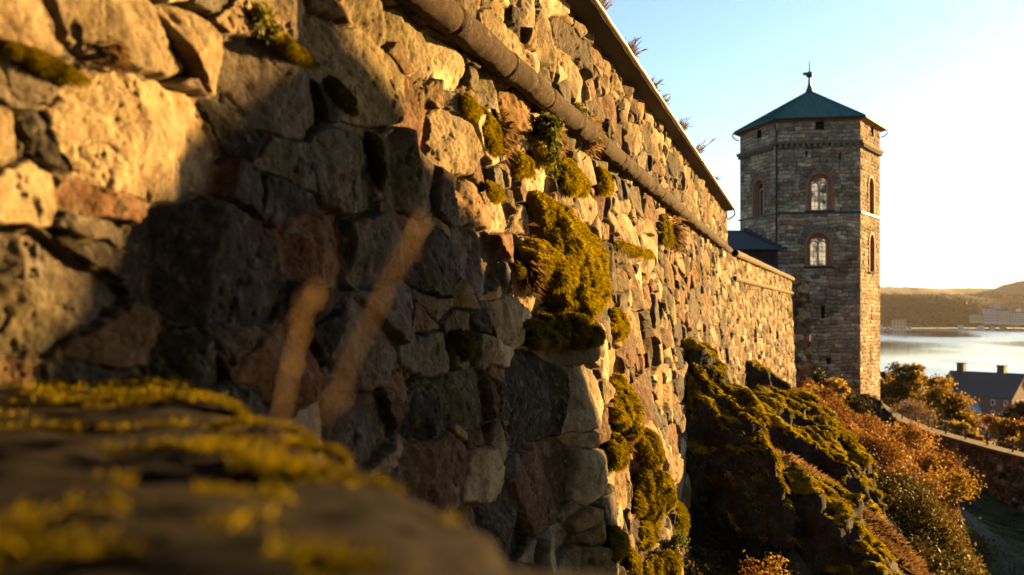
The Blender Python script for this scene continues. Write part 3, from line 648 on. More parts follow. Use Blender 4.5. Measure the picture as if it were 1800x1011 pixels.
rock('rock_outcrop', 'dark crag under the sunlit corner of the stone tower', (21.3, 57.5, -6.6),
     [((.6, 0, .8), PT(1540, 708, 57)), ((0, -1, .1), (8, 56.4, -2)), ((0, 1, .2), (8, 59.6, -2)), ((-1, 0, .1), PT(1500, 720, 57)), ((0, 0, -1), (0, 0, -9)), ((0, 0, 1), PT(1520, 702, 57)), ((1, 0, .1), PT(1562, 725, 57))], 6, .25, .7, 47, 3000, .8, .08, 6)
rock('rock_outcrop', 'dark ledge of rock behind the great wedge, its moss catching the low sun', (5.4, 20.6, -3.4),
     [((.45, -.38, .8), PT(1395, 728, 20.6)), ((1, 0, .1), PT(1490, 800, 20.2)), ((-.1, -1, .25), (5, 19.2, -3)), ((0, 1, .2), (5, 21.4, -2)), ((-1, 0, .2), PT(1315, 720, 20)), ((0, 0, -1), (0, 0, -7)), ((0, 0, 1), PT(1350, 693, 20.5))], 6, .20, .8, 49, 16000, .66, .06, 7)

# ------------------------------------------------------------ undergrowth on the slope
def scatter(n, poly, rg):
    P = np.array(poly, float); lo, hi = P.min(0), P.max(0); out = np.zeros((0, 2))
    while len(out) < n:
        q = rg.uniform(lo, hi, (n*2, 2)); ins = np.zeros(len(q), bool); j = len(P)-1
        for i in range(len(P)):
            c1 = (P[i, 1] > q[:, 1]) != (P[j, 1] > q[:, 1]); xx = (P[j, 0]-P[i, 0])*(q[:, 1]-P[i, 1])/(P[j, 1]-P[i, 1]+1e-9)+P[i, 0]
            ins ^= c1 & (q[:, 0] < xx); j = i
        out = np.vstack([out, q[ins]])
    return out[:n]
def thicket(name, label, poly, n, hmax, size, mat, seed, sc=.8, tc=.45, thin=.0):
    rg = np.random.default_rng(seed); q = scatter(n, poly, rg); g = ground(q[:, 0], q[:, 1])
    hh = hmax*np.clip(.35+1.3*fbm2(q[:, 0]*sc, q[:, 1]*sc, 3, seed), .08, 1.2); t = rg.random(n)**.55
    keep = fbm2(q[:, 0]*sc*2.1, q[:, 1]*sc*2.1, 3, seed+2) > thin-.35
    cen = np.stack([q[:, 0], q[:, 1], g+hh*t], 1)[keep]; cen += rg.normal(0, size*.6, cen.shape)
    tt = np.clip(tc+.8*fbm2(cen[:, 0]*.9, cen[:, 1]*.9, 3, seed+5)+rg.normal(0, .16, len(cen)), 0, 1)
    v, f, t_ = leaves(cen, size, rg, tt, 1.0)
    return tag(mk(name, v, f, mat, None, False, {'tint': t_}), label, 'undergrowth', kind='stuff')
def turf(name, label, poly, n, length, width, mat, seed, lean=(.15, -.1, 1), tc=.5, thin=-1):
    rg = np.random.default_rng(seed); q = scatter(n, poly, rg); keep = fbm2(q[:, 0]*1.1, q[:, 1]*1.1, 3, seed+2) > thin; q = q[keep]
    g = ground(q[:, 0], q[:, 1]); b = np.stack([q[:, 0], q[:, 1], g-.02], 1)
    tt = np.clip(tc+.7*fbm2(q[:, 0]*.9, q[:, 1]*.9, 3, seed+5)+rg.normal(0, .14, len(q)), 0, 1)
    L = length*np.clip(.8+.9*fbm2(q[:, 0]*1.5, q[:, 1]*1.5, 3, seed+7), .25, 1.6)
    v, f, t_ = blades(b, np.tile(np.array(lean, float), (len(q), 1)), L, width, rg, .35, tt)
    return tag(mk(name, v, f, mat, None, False, {'tint': t_}), label, 'grass', kind='stuff')
thicket('undergrowth', 'rust and orange low bushes covering the upper slope below the tower', [(12, 40), (14.2, 49), (16.5, 57), (21, 58), (23, 60), (22, 52), (20.4, 46), (17.6, 40), (14, 36)], 80000, 1.0, .11, M['leaf_orange'], 101, .7, .44)
thicket('undergrowth', 'golden brown bushes along the middle of the slope', [(10, 34), (12, 40), (17.6, 41), (19.5, 44), (16.5, 36), (13.6, 31), (11, 28)], 60000, 1.0, .085, M['leaf_orange'], 103, .8, .33)
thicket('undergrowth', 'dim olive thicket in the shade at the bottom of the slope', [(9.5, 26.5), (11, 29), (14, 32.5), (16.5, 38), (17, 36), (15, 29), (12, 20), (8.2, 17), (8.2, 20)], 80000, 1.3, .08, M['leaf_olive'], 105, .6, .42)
thicket('undergrowth', 'reddish stems and leaves on the shelf between the rocks', [(4.1, 17.3), (5.6, 21.5), (8.2, 20.6), (7.2, 17), (5.3, 16.8)], 26000, .32, .035, M['leaf_orange'], 107, 1.6, .4)
thicket('undergrowth', 'weeds coloured dark to stand for the shade in the cleft between the wall foot and the great rock', [(1.2, 9), (1.8, 13), (2.6, 15.2), (4.0, 14.6), (4.6, 12), (3.5, 9)], 30000, .5, .05, M['leaf_dark'], 119, 1.2, .3)  # dark leaf colour put here to blacken the shaded cleft
thicket('undergrowth', 'small orange leaves at the foot of the great wedge of rock', [(2.9, 13.2), (3.6, 14.7), (4.6, 14.2), (4.3, 12.6)], 9000, .55, .04, M['leaf_orange'], 109, 1.6, .5)
turf('tall_grass', 'dry russet grass on the shelf between the rocks', [(4.0, 17), (5.0, 21), (8.4, 20.8), (7.6, 17.2), (5.3, 16.6)], 36000, .28, .010, M['dry'], 111, (.3, -.25, .9), .5)
turf('tall_grass', 'pale dry grass between the lower wall and the bushes', [(6.8, 25), (7.5, 32), (13.5, 48), (16, 56), (17.5, 52), (13, 38), (9.5, 27)], 60000, .42, .016, M['dry'], 113, (.2, -.1, 1), .55)
M['lawn'] = vtint('lawn', [(0, (.03, .05, .008)), (.6, (.08, .11, .015)), (1, (.16, .16, .03))], .8, .3)
turf('lawn', 'dark green grass lane inside the low rampart wall', [(8.5, 20), (11, 31), (13, 38), (16, 44), (18.5, 50), (20.5, 58), (26, 60), (25.8, 38), (24, 26), (18, 20)], 190000, .14, .022, M['lawn'], 115, (0, 0, 1), .4)
def shrub(name, label, cat, base, r, h, n, size, mat, seed, group=None, clumps=14, stem=True, tc=.5, flat=.0):
    rg = np.random.default_rng(seed); base = np.array(base, float); o = empty(name, base); tag(o, label, cat, group)
    cl = []; 
    for k in range(clumps):
        a = rg.uniform(0, 2*pi); q = sqrt(rg.random())*r*.75; zz = h*(.30+.62*rg.random()*(1-.45*(q/r)**2)); cl.append((q*cos(a), q*sin(a), zz))
    cl = np.array(cl); k = rg.integers(0, clumps, n); sg = r*.22*rg.uniform(.7, 1.3, clumps)
    cen = base+cl[k]+rg.normal(size=(n, 3))*sg[k][:, None]*np.array([1, 1, .8]); cen[:, 2] = np.maximum(cen[:, 2], base[2]+.03*h)
    tt = np.clip(tc+rg.normal(0, .14, clumps)[k]+rg.normal(0, .15, n), 0, 1)
    v, f, t_ = leaves(cen, size, rg, tt, 1.0); mk('foliage', v, f, mat, o, False, {'tint': t_})
    if stem:
        mb = MB()
        for q in cl[:8]: mb.tube([base-(0, 0, .1), base+q*np.array([.35, .35, .5]), base+q], [r*.03+.005, r*.02+.004, .003], 5)
        mb.build('stem', M['bark'], o)
    return o
def gshrub(px, py, Y, *a, **k): pass
def G(x, y): return (x, y, float(ground(np.array([x]), np.array([y]))[0]))
def gp(px, Y): x = (px-CX)/F*Y; return G(x, Y)
shrub('shrub', 'upright golden sapling in front of the tower foot', 'shrub', gp(1470, 56), .75, 1.75, 1500, .13, M['leaf_gold'], 201, tc=.7)
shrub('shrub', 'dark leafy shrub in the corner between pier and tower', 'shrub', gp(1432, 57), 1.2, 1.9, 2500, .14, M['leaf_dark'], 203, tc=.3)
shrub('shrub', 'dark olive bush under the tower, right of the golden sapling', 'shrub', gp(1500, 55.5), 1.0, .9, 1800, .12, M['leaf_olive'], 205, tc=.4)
shrub('shrub', 'yellow green bush left of the golden sapling', 'shrub', gp(1430, 52), .9, .9, 1800, .11, M['leaf_gold'], 207, tc=.45)
shrub('shrub', 'bright orange bush on the shoulder of the slope', 'shrub', gp(1592, 49), 1.3, 1.6, 3200, .11, M['leaf_orange'], 209, tc=.75)
shrub('shrub', 'golden brown bush at the outer edge of the slope above the lawn', 'shrub', gp(1645, 45), 1.3, 1.7, 3200, .10, M['leaf_orange'], 211, tc=.62)
shrub('shrub', 'lowest sunlit bush of the slope edge', 'shrub', gp(1668, 42), 1.1, 1.5, 2600, .10, M['leaf_gold'], 213, tc=.5)
shrub('shrub', 'russet bush just behind the black rock ridge', 'shrub', gp(1545, 40), 1.2, 1.3, 3000, .09, M['leaf_orange'], 215, tc=.6)
shrub('shrub', 'orange tipped bush midway between ridge and slope edge', 'shrub', gp(1600, 38), 1.1, 1.2, 2600, .09, M['leaf_orange'], 217, tc=.55)
shrub('shrub', 'olive bush with thin stems low on the slope', 'shrub', gp(1600, 30), 1.1, 1.8, 3000, .07, M['leaf_olive'], 219, tc=.55)
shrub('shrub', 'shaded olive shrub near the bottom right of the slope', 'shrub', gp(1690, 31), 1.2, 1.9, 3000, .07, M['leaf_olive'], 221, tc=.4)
shrub('shrub', 'loose orange leaved shrub at the bottom of the picture in front of the great rock', 'shrub', (3.55, 13.6, -4.4), .42, 1.1, 800, .045, M['leaf_gold'], 223, tc=.45)

# ------------------------------------------------------------ low rampart wall beside the lawn
rw = tag(empty('rampart_wall', (25, 55, -10)), 'low stone rampart wall with pale coping curving past the lawn below the tower', 'wall')
RP = [(26.6, 33.0), (25.5, 44), (24.95, 52), (24.9, 60), (25.5, 66), (26.8, 72), (28.5, 79)]; ZR = -7.25
for k in range(len(RP)-1): face_wall('wall_face', RP[k+1], RP[k], -11, ZR, rw, M['far_masonry'], 60+k, .04, 120, 60, .7, .75)
def offs(P, d):
    P = [np.array(p) for p in P]; out = []
    for i, p in enumerate(P):
        e = P[min(i+1, len(P)-1)]-P[max(i-1, 0)]; e /= np.linalg.norm(e); out.append(p+np.array([e[1], -e[0]])*d)
    return out
mb = MB(); a_ = offs(RP, -.12); b_ = offs(RP, .75)
for k in range(len(RP)-1): mb.prism([a_[k], b_[k], b_[k+1], a_[k+1]], ZR+.002, ZR+.14)
mb.build('coping', M['cap'], rw)
mb = MB(); a_ = offs(RP, .05); b_ = offs(RP, .7)
for k in range(len(RP)-1): mb.prism([a_[k], b_[k], b_[k+1], a_[k+1]], -13, ZR)
mb.build('wall_core', M['cap'], rw)
# railing of thin posts
rail = tag(empty('railing', (25.6, 52, ZR)), 'thin metal railing on posts along the top of the low rampart wall', 'railing')
L_ = offs(RP, .35); dd = []
for Y in (42, 44, 46, 48, 50.5, 53, 55.5, 58, 60.5, 63, 66):
    x = np.interp(Y, [p[1] for p in L_], [p[0] for p in L_]); dd.append((x, Y)); m_ = MB(); m_.tube([(x, Y, ZR+.13), (x, Y, ZR+.85)], .045, 6); m_.build('post', M['darkmetal'], rail)
for hgt in (.8, .48):
    m_ = MB(); m_.tube([(x, y, ZR+hgt) for x, y in dd], .018, 5); m_.build('rail', M['darkmetal'], rail)

# ------------------------------------------------------------ trees
def tree(label, px, pyt, Y, w_, mat, seed, nl=6000, size=.17, tc=.5, bare=.25, group='autumn trees beyond the rampart'):
    nl = int(nl*1.7); size *= 1.3; rg = np.random.default_rng(seed); x = (px-CX)/F*Y; base = np.array(G(x, Y)); top = (HY-pyt)/F*Y; h = top-base[2]; r = w_/F*Y/2
    o = empty('tree', base); tag(o, label, 'tree', group); mb = MB()
    mb.tube([base-(0, 0, .4), base+(.1*r, 0, h*.25), base+(.05*r, .1*r, h*.5), base+(-.05*r, 0, h*.85)], [h*.028, h*.02, h*.013, h*.004], 8)
    nb = 16; tips = []
    for k in range(nb):
        t = rg.uniform(.22, .8); a = rg.uniform(0, 2*pi); s_ = base+np.array([.05*r, 0, h*t]); l_ = r*(1.05-.55*abs(t-.4))*rg.uniform(.6, 1.0); e_ = s_+np.array([cos(a)*l_, sin(a)*l_, h*.18*rg.uniform(.3, 1.2)])
        mid = (s_+e_)/2+np.array([0, 0, h*.03]); mb.tube([s_, mid, e_], [h*.009, h*.006, h*.002], 5); tips += [e_, mid*.4+e_*.6]
        for q in range(2):
            t2 = e_+rg.normal(size=3)*r*.22; mb.tube([mid*.3+e_*.7, t2], [h*.004, h*.001], 4); tips.append(t2)
    mb.build('trunk', M['bark'], o)
    tips = np.array(tips+[base+np.array([rg.normal()*r*.25, rg.normal()*r*.25, h*rg.uniform(.7, .97)]) for _ in range(12)])
    tips[:, 2] = np.minimum(tips[:, 2], top-.06*h)
    k = rg.integers(0, len(tips), nl); sg = r*.15*rg.uniform(.6, 1.4, len(tips))
    cen = tips[k]+rg.normal(size=(nl, 3))*sg[k][:, None]*np.array([1, 1, .75])
    tt = np.clip(tc+rg.normal(0, .15, len(tips))[k]+rg.normal(0, .14, nl), 0, 1)
    v, f, t_ = leaves(cen, size, rg, tt, .6); mk('crown', v, f, mat, o, False, {'tint': t_}); return o
tree('broad golden brown maple in front of the red house', 1652, 662, 84, 96, M['leaf_gold'], 301, 9000, .17, .42)
tree('tall rust brown tree right beside the tower', 1585, 637, 92, 74, M['leaf_gold'], 302, 8000, .18, .42)
tree('dark brown tree partly hidden by the right edge of the tower', 1556, 646, 98, 60, M['leaf_orange'], 303, 6000, .19, .4)
tree('olive brown tree between the rust brown tree and the golden maple', 1618, 655, 100, 70, M['leaf_gold'], 304, 6000, .19, .4)
tree('small thin crowned tree against the water beside the house roof', 1664, 648, 150, 26, M['leaf_olive'], 305, 1500, .28, .65)
tree('bright orange tree at the right edge behind the rampart', 1762, 733, 68, 62, M['leaf_orange'], 306, 7000, .14, .72)
tree('orange gold tree cut by the right frame edge', 1805, 745, 64, 60, M['leaf_gold'], 307, 7000, .14, .55)
tree('dark russet tree high at the right edge in front of the house gable', 1798, 704, 100, 50, M['leaf_orange'], 308, 4500, .19, .25)
tree('low yellow tree just behind the rampart coping', 1690, 742, 74, 46, M['leaf_gold'], 309, 4500, .14, .62)
tree('gold tree with drooping branches left of the courtyard', 1712, 756, 70, 36, M['leaf_gold'], 310, 3500, .13, .55)
for i_, (x_, y_, p_) in enumerate(((30.5, 38, 0), (32.5, 41.5, 1), (33, 45.5, 2), (36, 43, 3), (30.5, 34, 4))):  # unseen trees added to throw shade on the lower slope
    tree(('nearest unseen tree added for shade beyond the right frame edge', 'second unseen tree added for shade beyond the right frame edge', 'third unseen tree added for shade beyond the right frame edge', 'rearmost unseen tree added for shade beyond the right frame edge', 'low unseen tree added for shade beyond the bottom right corner')[i_], 900+1750*x_/y_, 548+3.4/y_*1750, y_, 5.0/y_*1750, M['leaf_olive'], 320+i_, 3500, .3, .4, group='unseen shade trees added right of the picture')
shrub('shrub', 'pale straw coloured bush at the start of the rampart wall', 'shrub', (29.2, 72, -8.6), 1.5, 2.0, 2500, .13, M['dry'], 231, tc=.75)
shrub('shrub', 'dark bush behind the rampart under the trees', 'shrub', (32, 76, -11.5), 2.2, 3.2, 3500, .17, M['leaf_dark'], 232, tc=.5)
shrub('shrub', 'dark undergrowth bush beneath the rust brown tree', 'shrub', (35, 84, -13.2), 3.0, 4.5, 4500, .2, M['leaf_dark'], 233, tc=.6)

# ------------------------------------------------------------ red house and its yard
M['redwall'] = plain('red_render', (.12, .045, .025), .85, 0, .15, .5)
M['slate'] = plain('slate_roof', (.022, .026, .027), .7, 0, .3, 1.2)
M['white'] = plain('white_paint', (.6, .58, .54), .6, 0, .1)
M['blueroof'] = plain('blue_sheet_roof', (.07, .18, .26), .5, 0, .2, .8)
M['darkglass'] = plain('dark_window_glass', (.03, .03, .035), .15, 0, .2)
def house(label, K, dirL, L, Wd, zb, ze, zr, wallm, roofm, name='house', wins=(), chim=(), group=None, over=.5, cat='house', hip=False):
    K = np.array(K, float); e = np.array(dirL, float); e /= np.linalg.norm(e); g = np.array([e[1], -e[0]]); g = g if g[1] > 0 else -g
    o = empty(name, (K[0], K[1], zb)); tag(o, label, cat, group); c_ = [K, K+e*L, K+e*L+g*Wd, K+g*Wd]
    m_ = MB(); v = [(*p, zb) for p in c_]+[(*p, ze) for p in c_]+[(*(K+g*Wd/2), zr-.15), (*(K+e*L+g*Wd/2), zr-.15)]
    m_.add(v, [[0, 1, 5, 4], [1, 2, 6, 9, 5], [2, 3, 7, 6], [3, 0, 4, 8, 7]]); m_.build('wall', wallm, o)
    q = over; a = [K-e*q-g*q, K+e*(L+q)-g*q, K+e*(L+q)+g*(Wd+q), K-e*q+g*(Wd+q)]; zo = ze-(zr-ze)*q/(Wd/2); hp = Wd/2 if hip else 0
    r1 = K-e*q+g*Wd/2+e*hp; r2 = K+e*(L+q)+g*Wd/2-e*hp
    m_ = MB(); v = [(*p, zo) for p in a]+[(*r1, zr), (*r2, zr)]+[(*p, zo-.25) for p in a]+[(*r1, zr-.25), (*r2, zr-.25)]
    m_.add(v, [[0, 1, 5, 4], [2, 3, 4, 5], [0, 6, 7, 1], [1, 7, 8, 2], [2, 8, 9, 3], [3, 9, 6, 0], [7, 6, 10, 11], [9, 8, 11, 10]]+([[3, 0, 4], [1, 2, 5]] if hip else [[3, 0, 4], [1, 2, 5]]) if hip else [[0, 1, 5, 4], [2, 3, 4, 5], [0, 6, 7, 1], [2, 8, 9, 3], [7, 6, 10, 11], [9, 8, 11, 10], [0, 4, 10, 6], [4, 3, 9, 10], [1, 7, 11, 5], [5, 11, 8, 2]])
    rf = m_.build('roof', roofm, o)
    for (t, s_, hh) in chim:
        p = K+e*L*t+g*Wd/2; m_ = MB(); m_.obox((*p, zr+hh/2-1), (*(e*s_/2), 0), (*(g*s_/2), 0), (0, 0, hh/2+1)); m_.obox((*p, zr+hh+.1), (*(e*(s_/2+.15)), 0), (*(g*(s_/2+.15)), 0), (0, 0, .12)); m_.build('chimney', M['darkroof'], rf)
    for (side, t, zc_, ww, hh) in wins:
        p = K+e*L*t if side == 0 else K+g*Wd*t; dn = -g if side == 0 else -e; ax = e if side == 0 else g
        m_ = MB(); m_.obox((*(p+dn*.04), zc_), (*(ax*(ww/2+.15)), 0), (*(dn*.06), 0), (0, 0, hh/2+.15)); wn = m_.build('window', M['white'], o)
        m_ = MB(); m_.obox((*(p+dn*.10), zc_), (*(ax*ww/2), 0), (*(dn*.03), 0), (0, 0, hh/2)); m_.build('pane', M['darkglass'], wn)
    return o
D_ = 280.; K = np.array([(1779-CX)/F*D_, D_]); gdir = np.array([.86, .51]); ld = np.array([-.51, .86])   # facade runs left and away
fl = np.array([-.66, .75])
zE = (HY-698)/F*D_; zRg = zE+6.2
house('red rendered house with long dark roof and two chimneys on the shore', K, fl, 21, 17, -34, zE, zRg, M['redwall'], M['slate'], chim=((.30, 2.0, 2.0), (.86, 2.0, 2.3)),
      wins=[(0, t, zE-1.9, .8, 1.3) for t in (.08, .25, .55, .8)]+[(0, t, zE-5.0, .8, 1.3) for t in (.1, .25, .5)]+[(1, t, zE-2.0, .8, 1.4) for t in (.2, .4, .6, .8)])
for k in range(3):
    pass
house('small red annex with bright blue sheet metal roof in front of the house', np.array([(1722-CX)/F*262, 262.]), (-1, .12), 9, 6, -33, pz(722, 262), pz(708, 262), M['redwall'], M['blueroof'], over=.4, cat='annex')
house('white garden pavilion in the yard beside the annex', np.array([(1757-CX)/F*255, 255.]), (-1, .1), 4.4, 4, -33, pz(743, 255), pz(734, 255), M['white'], M['blueroof'], name='pavilion', over=.3, cat='pavilion')
house('grey shed roof below the red house among the trees', np.array([(1742-CX)/F*240, 240.]), (-1, .25), 7, 5, -33, pz(768, 240), pz(757, 240), M['darkroof'], M['slate'], name='shed', over=.3, cat='shed')
for i, (px, yy, lb_) in enumerate(((1709, 742, 'white parked car nearest the annex'), (1716, 752, 'grey parked car in the yard below the annex'))):
    Y = 245; c_ = at(px, yy+4, Y); o = empty('parked_car', c_); tag(o, lb_, 'car', 'cars parked in the yard')
    m_ = MB(); prof = [(-2, 0.25), (-2, .75), (-1.2, .85), (-.8, 1.4), (.7, 1.4), (1.2, .9), (2, .8), (2, .25)]
    m_.add([(c_[0]+x, c_[1]-.8, c_[2]+z) for x, z in prof]+[(c_[0]+x, c_[1]+.8, c_[2]+z) for x, z in prof], [list(range(8)), list(range(8, 16))[::-1]]+[[j, (j+1) % 8, 8+(j+1) % 8, 8+j] for j in range(8)])
    m_.build('body', M['white'] if i == 0 else M['slate'], o)
    for x in (-1.3, 1.3): m_ = MB(); m_.tube([(c_[0]+x, c_[1]-.85, c_[2]+.32), (c_[0]+x, c_[1]+.85, c_[2]+.32)], .32, 10); m_.build('wheel', M['darkroof'], o)

# ------------------------------------------------------------ lake, far shore, hills
ZW = -40.0
M['water'], _n3, _b = newmat('lake_water'); _b.inputs['Base Color'].default_value = (.01, .02, .03, 1); _b.inputs['Roughness'].default_value = .08; _b.inputs['IOR'].default_value = 1.33
_tc = N(_n3, 'ShaderNodeTexCoord'); _mp = N(_n3, 'ShaderNodeMapping'); _mp.inputs['Scale'].default_value = (1, .35, 1); _n3.links.new(_tc.outputs['Object'], _mp.inputs[0])
_w1 = N(_n3, 'ShaderNodeTexNoise'); _w1.inputs['Scale'].default_value = .35; _w1.inputs['Detail'].default_value = 4; _n3.links.new(_mp.outputs[0], _w1.inputs['Vector'])
_w2 = N(_n3, 'ShaderNodeTexNoise'); _w2.inputs['Scale'].default_value = .006; _w2.inputs['Detail'].default_value = 3; _n3.links.new(_mp.outputs[0], _w2.inputs['Vector'])
_bb = bump(_n3, _b, _w1.outputs['Fac'], .3, .3)
_n3.links.new(ramp(_n3, _w2.outputs['Fac'], [(.4, .02), (.6, .20)]), _b.inputs['Roughness'])
v = [(-3000, 250, ZW), (9000, 250, ZW), (9000, 2420, ZW), (-3000, 2420, ZW)]
tag(mk('water', np.array(v), [[0, 1, 2, 3]], M['water']), kind='structure')
v = [(-8000, 2405, ZW+1.0), (20000, 2405, ZW+1.0), (20000, 14000, ZW+1.0), (-8000, 14000, ZW+1.0)]
M['wood_far'], _n4, _b = newmat('far_woodland'); _z = noise(_n4, .03, 6, .7); _zz = noise(_n4, .004, 3, .5)
c = mix(_n4, ramp(_n4, _z.outputs['Fac'], [(.4, 0), (.62, 1)]), (.006, .007, .004), (.022, .015, .007)); c = mix(_n4, ramp(_n4, _zz.outputs['Fac'], [(.45, 0), (.6, .5)]), c, (.016, .015, .008)); _n4.links.new(c, _b.inputs['Base Color']); _b.inputs['Roughness'].default_value = 1; bump(_n4, _b, _z.outputs['Fac'], 6)
tag(mk('far_shore', np.array(v), [[0, 1, 2, 3]], M['wood_far']), kind='structure')
def ridge(name, D, dep, prof, seed, kind='structure', amp=.06, px0=1250, px1=2600):
    nu, nv = 500, 40; px = np.linspace(px0, px1, nu); top = np.interp(px, [p[0] for p in prof], [p[1] for p in prof]); t = np.linspace(0, 1, nv)
    PX, T = np.meshgrid(px, t, indexing='ij'); Yd = D+dep*T; zt = (HY-np.interp(PX, px, top))/F*(D+dep*.55)
    pf = np.sin(np.clip(T/.55, 0, 1)*pi/2)**1.1*np.where(T > .55, np.cos((T-.55)/.45*pi/2), 1)
    x = (PX-CX)/F*(D+dep*.55); z = ZW+.5+(zt-ZW)*pf*(1+amp*fbm2(x*.004, Yd*.004, 4, seed))+pf*5*fbm2(x*.03, Yd*.03, 3, seed+1)
    return tag(mk(name, np.stack([x.ravel(), Yd.ravel(), z.ravel()], 1), grid_faces(nu, nv), M['wood_far'], None, True), kind=kind)
ridge('wooded_hill', 2430, 500, [(1250, 524), (1400, 520), (1547, 522), (1600, 524), (1660, 526), (1690, 531), (1715, 540), (1740, 552), (1800, 566), (2600, 566)], 3)
ridge('town_hill', 2900, 1100, [(1250, 530), (1600, 521), (1650, 517), (1700, 520), (1740, 520), (1800, 523), (1900, 520), (2600, 520)], 5)
ridge('far_hill', 5000, 1800, [(1250, 500), (1547, 505), (1600, 505), (1640, 508), (1680, 507), (1720, 507), (1760, 510), (1900, 512), (2600, 505)], 7, amp=.02)
ridge('right_hill', 4300, 1200, [(1250, 566), (1690, 550), (1735, 512), (1765, 505), (1785, 497), (1810, 493), (1850, 484), (1950, 470), (2200, 480), (2600, 500)], 9, amp=.02)
rg = np.random.default_rng(77); cs = []; n = 5000
px = rg.uniform(1480, 1900, n); Yd = rg.uniform(2440, 2700, n); pr = [(1547, 522), (1660, 526), (1690, 531), (1715, 540), (1740, 552), (1800, 562)]
tp = (HY-np.interp(px, [p[0] for p in pr], [p[1] for p in pr]))/F*2705; zz_ = ZW+(tp-ZW)*np.sin(np.clip((Yd-2430)/275, 0, 1)*pi/2)**1.1
cen = np.stack([(px-CX)/F*2705, Yd, zz_+3], 1); px2 = rg.uniform(1480, 1900, 5000); Y2 = rg.uniform(2950, 3480, 5000); t2 = (Y2-2900)/1100; zt2 = (HY-520)/F*3505
cen2 = np.stack([(px2-CX)/F*3505, Y2, ZW+(zt2-ZW)*np.sin(np.clip(t2/.55, 0, 1)*pi/2)**1.1+2], 1); cen = np.vstack([cen, cen2]); n += 5000
cen = np.repeat(cen, 5, 0)+rg.normal(0, 2.2, (n*5, 3)); lv, lf, lt = leaves(cen, 5.0, rg, np.repeat(rg.random(n)**2*.6, 5))
tag(mk('woodland', lv, lf, M['leaf_olive'], None, False, {'tint': lt}), 'dark autumn woodland covering the hill on the far shore', 'woodland', kind='stuff')
M['wall_buff'] = plain('buff_wall', (.40, .33, .27), .9, 0, .1, .2); M['wall_grey'] = plain('grey_wall', (.33, .31, .32), .9, 0, .1, .2); M['wall_ochre'] = plain('ochre_wall', (.45, .30, .16), .9, 0, .1, .2); M['wall_pink'] = plain('salmon_wall', (.42, .26, .2), .9, 0, .1, .2)
def block(label, p0, p1, yt, yb, D, wm, rm, cols, rows, group, pitched=0, name='apartment_block', cat='building'):
    x0, x1 = (p0-CX)/F*D, (p1-CX)/F*D; zb, zt = max((HY-yb)/F*D, ZW), (HY-yt)/F*D; o = empty(name, ((x0+x1)/2, D, zb)); tag(o, label, cat, group)
    m_ = MB(); m_.prism([(x0, D), (x1, D), (x1, D+14), (x0, D+14)], zb-4, zt-pitched); m_.build('wall', wm, o)
    m_ = MB()
    if pitched: m_.add([(x0-1, D-1, zt-pitched), (x1+1, D-1, zt-pitched), (x1+1, D+15, zt-pitched), (x0-1, D+15, zt-pitched), (x0+3, D+7, zt), (x1-3, D+7, zt)], [[0, 1, 5, 4], [1, 2, 5], [2, 3, 4, 5], [3, 0, 4], [3, 2, 1, 0]])
    else: m_.prism([(x0-.5, D-.5), (x1+.5, D-.5), (x1+.5, D+14.5), (x0-.5, D+14.5)], zt+.01, zt+.8)
    m_.build('roof', rm, o)
    wx_ = (x1-x0)/(cols+.0); wz = (zt-pitched-zb)/(rows+.5)
    for i in range(cols):
        for j in range(rows):
            m_ = MB(); m_.obox((x0+wx_*(i+.5), D-.05, zb+wz*(j+.8)), (wx_*.24, 0, 0), (0, .1, 0), (0, 0, wz*.28)); m_.build('window', M['darkglass'], o)
gA = 'waterfront buildings on the far shore'
block('salmon coloured waterside house alone under the wooded hill', 1570, 1593, 560, 574, 2420, M['wall_pink'], M['slate'], 4, 2, gA, 4)
block('ochre waterfront block, shortest of the long row', 1709, 1730, 552, 565, 2425, M['wall_ochre'], M['slate'], 6, 3, gA, 3)
block('pale grey tall block next to the ochre one', 1731, 1753, 543, 567, 2422, M['wall_grey'], M['slate'], 6, 5, gA, 0)
block('buff waterfront block with dark roof right of the pale grey one', 1754, 1777, 543, 568, 2424, M['wall_buff'], M['slate'], 6, 5, gA, 6)
block('long buff waterfront block cut by the frame edge', 1778, 1822, 548, 569, 2423, M['wall_buff'], M['slate'], 10, 4, gA, 3)
hs = [(1718, 541, 12, 'blue_'), (1750, 539, 20, 'b'), (1700, 545, 10, 'g'), (1646, 546, 7, 'b'), (1658, 541, 6, 'b'), (1671, 544, 6, 'o'), (1725, 531, 10, 'g'), (1742, 521, 9, 'g'), (1757, 520, 8, 'g'), (1772, 519, 9, 'g'), (1788, 521, 9, 'g'), (1710, 522, 9, 'g'), (1690, 532, 5, 'w'), (1705, 530, 4, 'w'), (1735, 534, 4, 'w'), (1792, 541, 6, 'w'), (1620, 520, 5, 'g'), (1585, 519, 9, 'g'), (1604, 535, 6, 'g'), (1563, 528, 5, 'g'), (1571, 527, 4, 'g'), (1625, 553, 10, 'g'), (1655, 524, 7, 'g'), (1640, 520, 5, 'w'), (1680, 521, 7, 'g'), (1550, 571, 6, 'w'), (1562, 573, 6, 'w'), (1600, 573, 4, 'w'), (1690, 571, 8, 'w'), (1725, 572, 10, 'w'), (1745, 573, 8, 'w'), (1765, 574, 9, 'w')]
cm = {'b': ('blueroof', 'blue grey roofed'), 'blue_': ('blueroof', 'broad pale blue roofed'), 'g': ('wall_grey', 'hazy grey'), 'o': ('wall_ochre', 'ochre'), 'w': ('white', 'small white')}
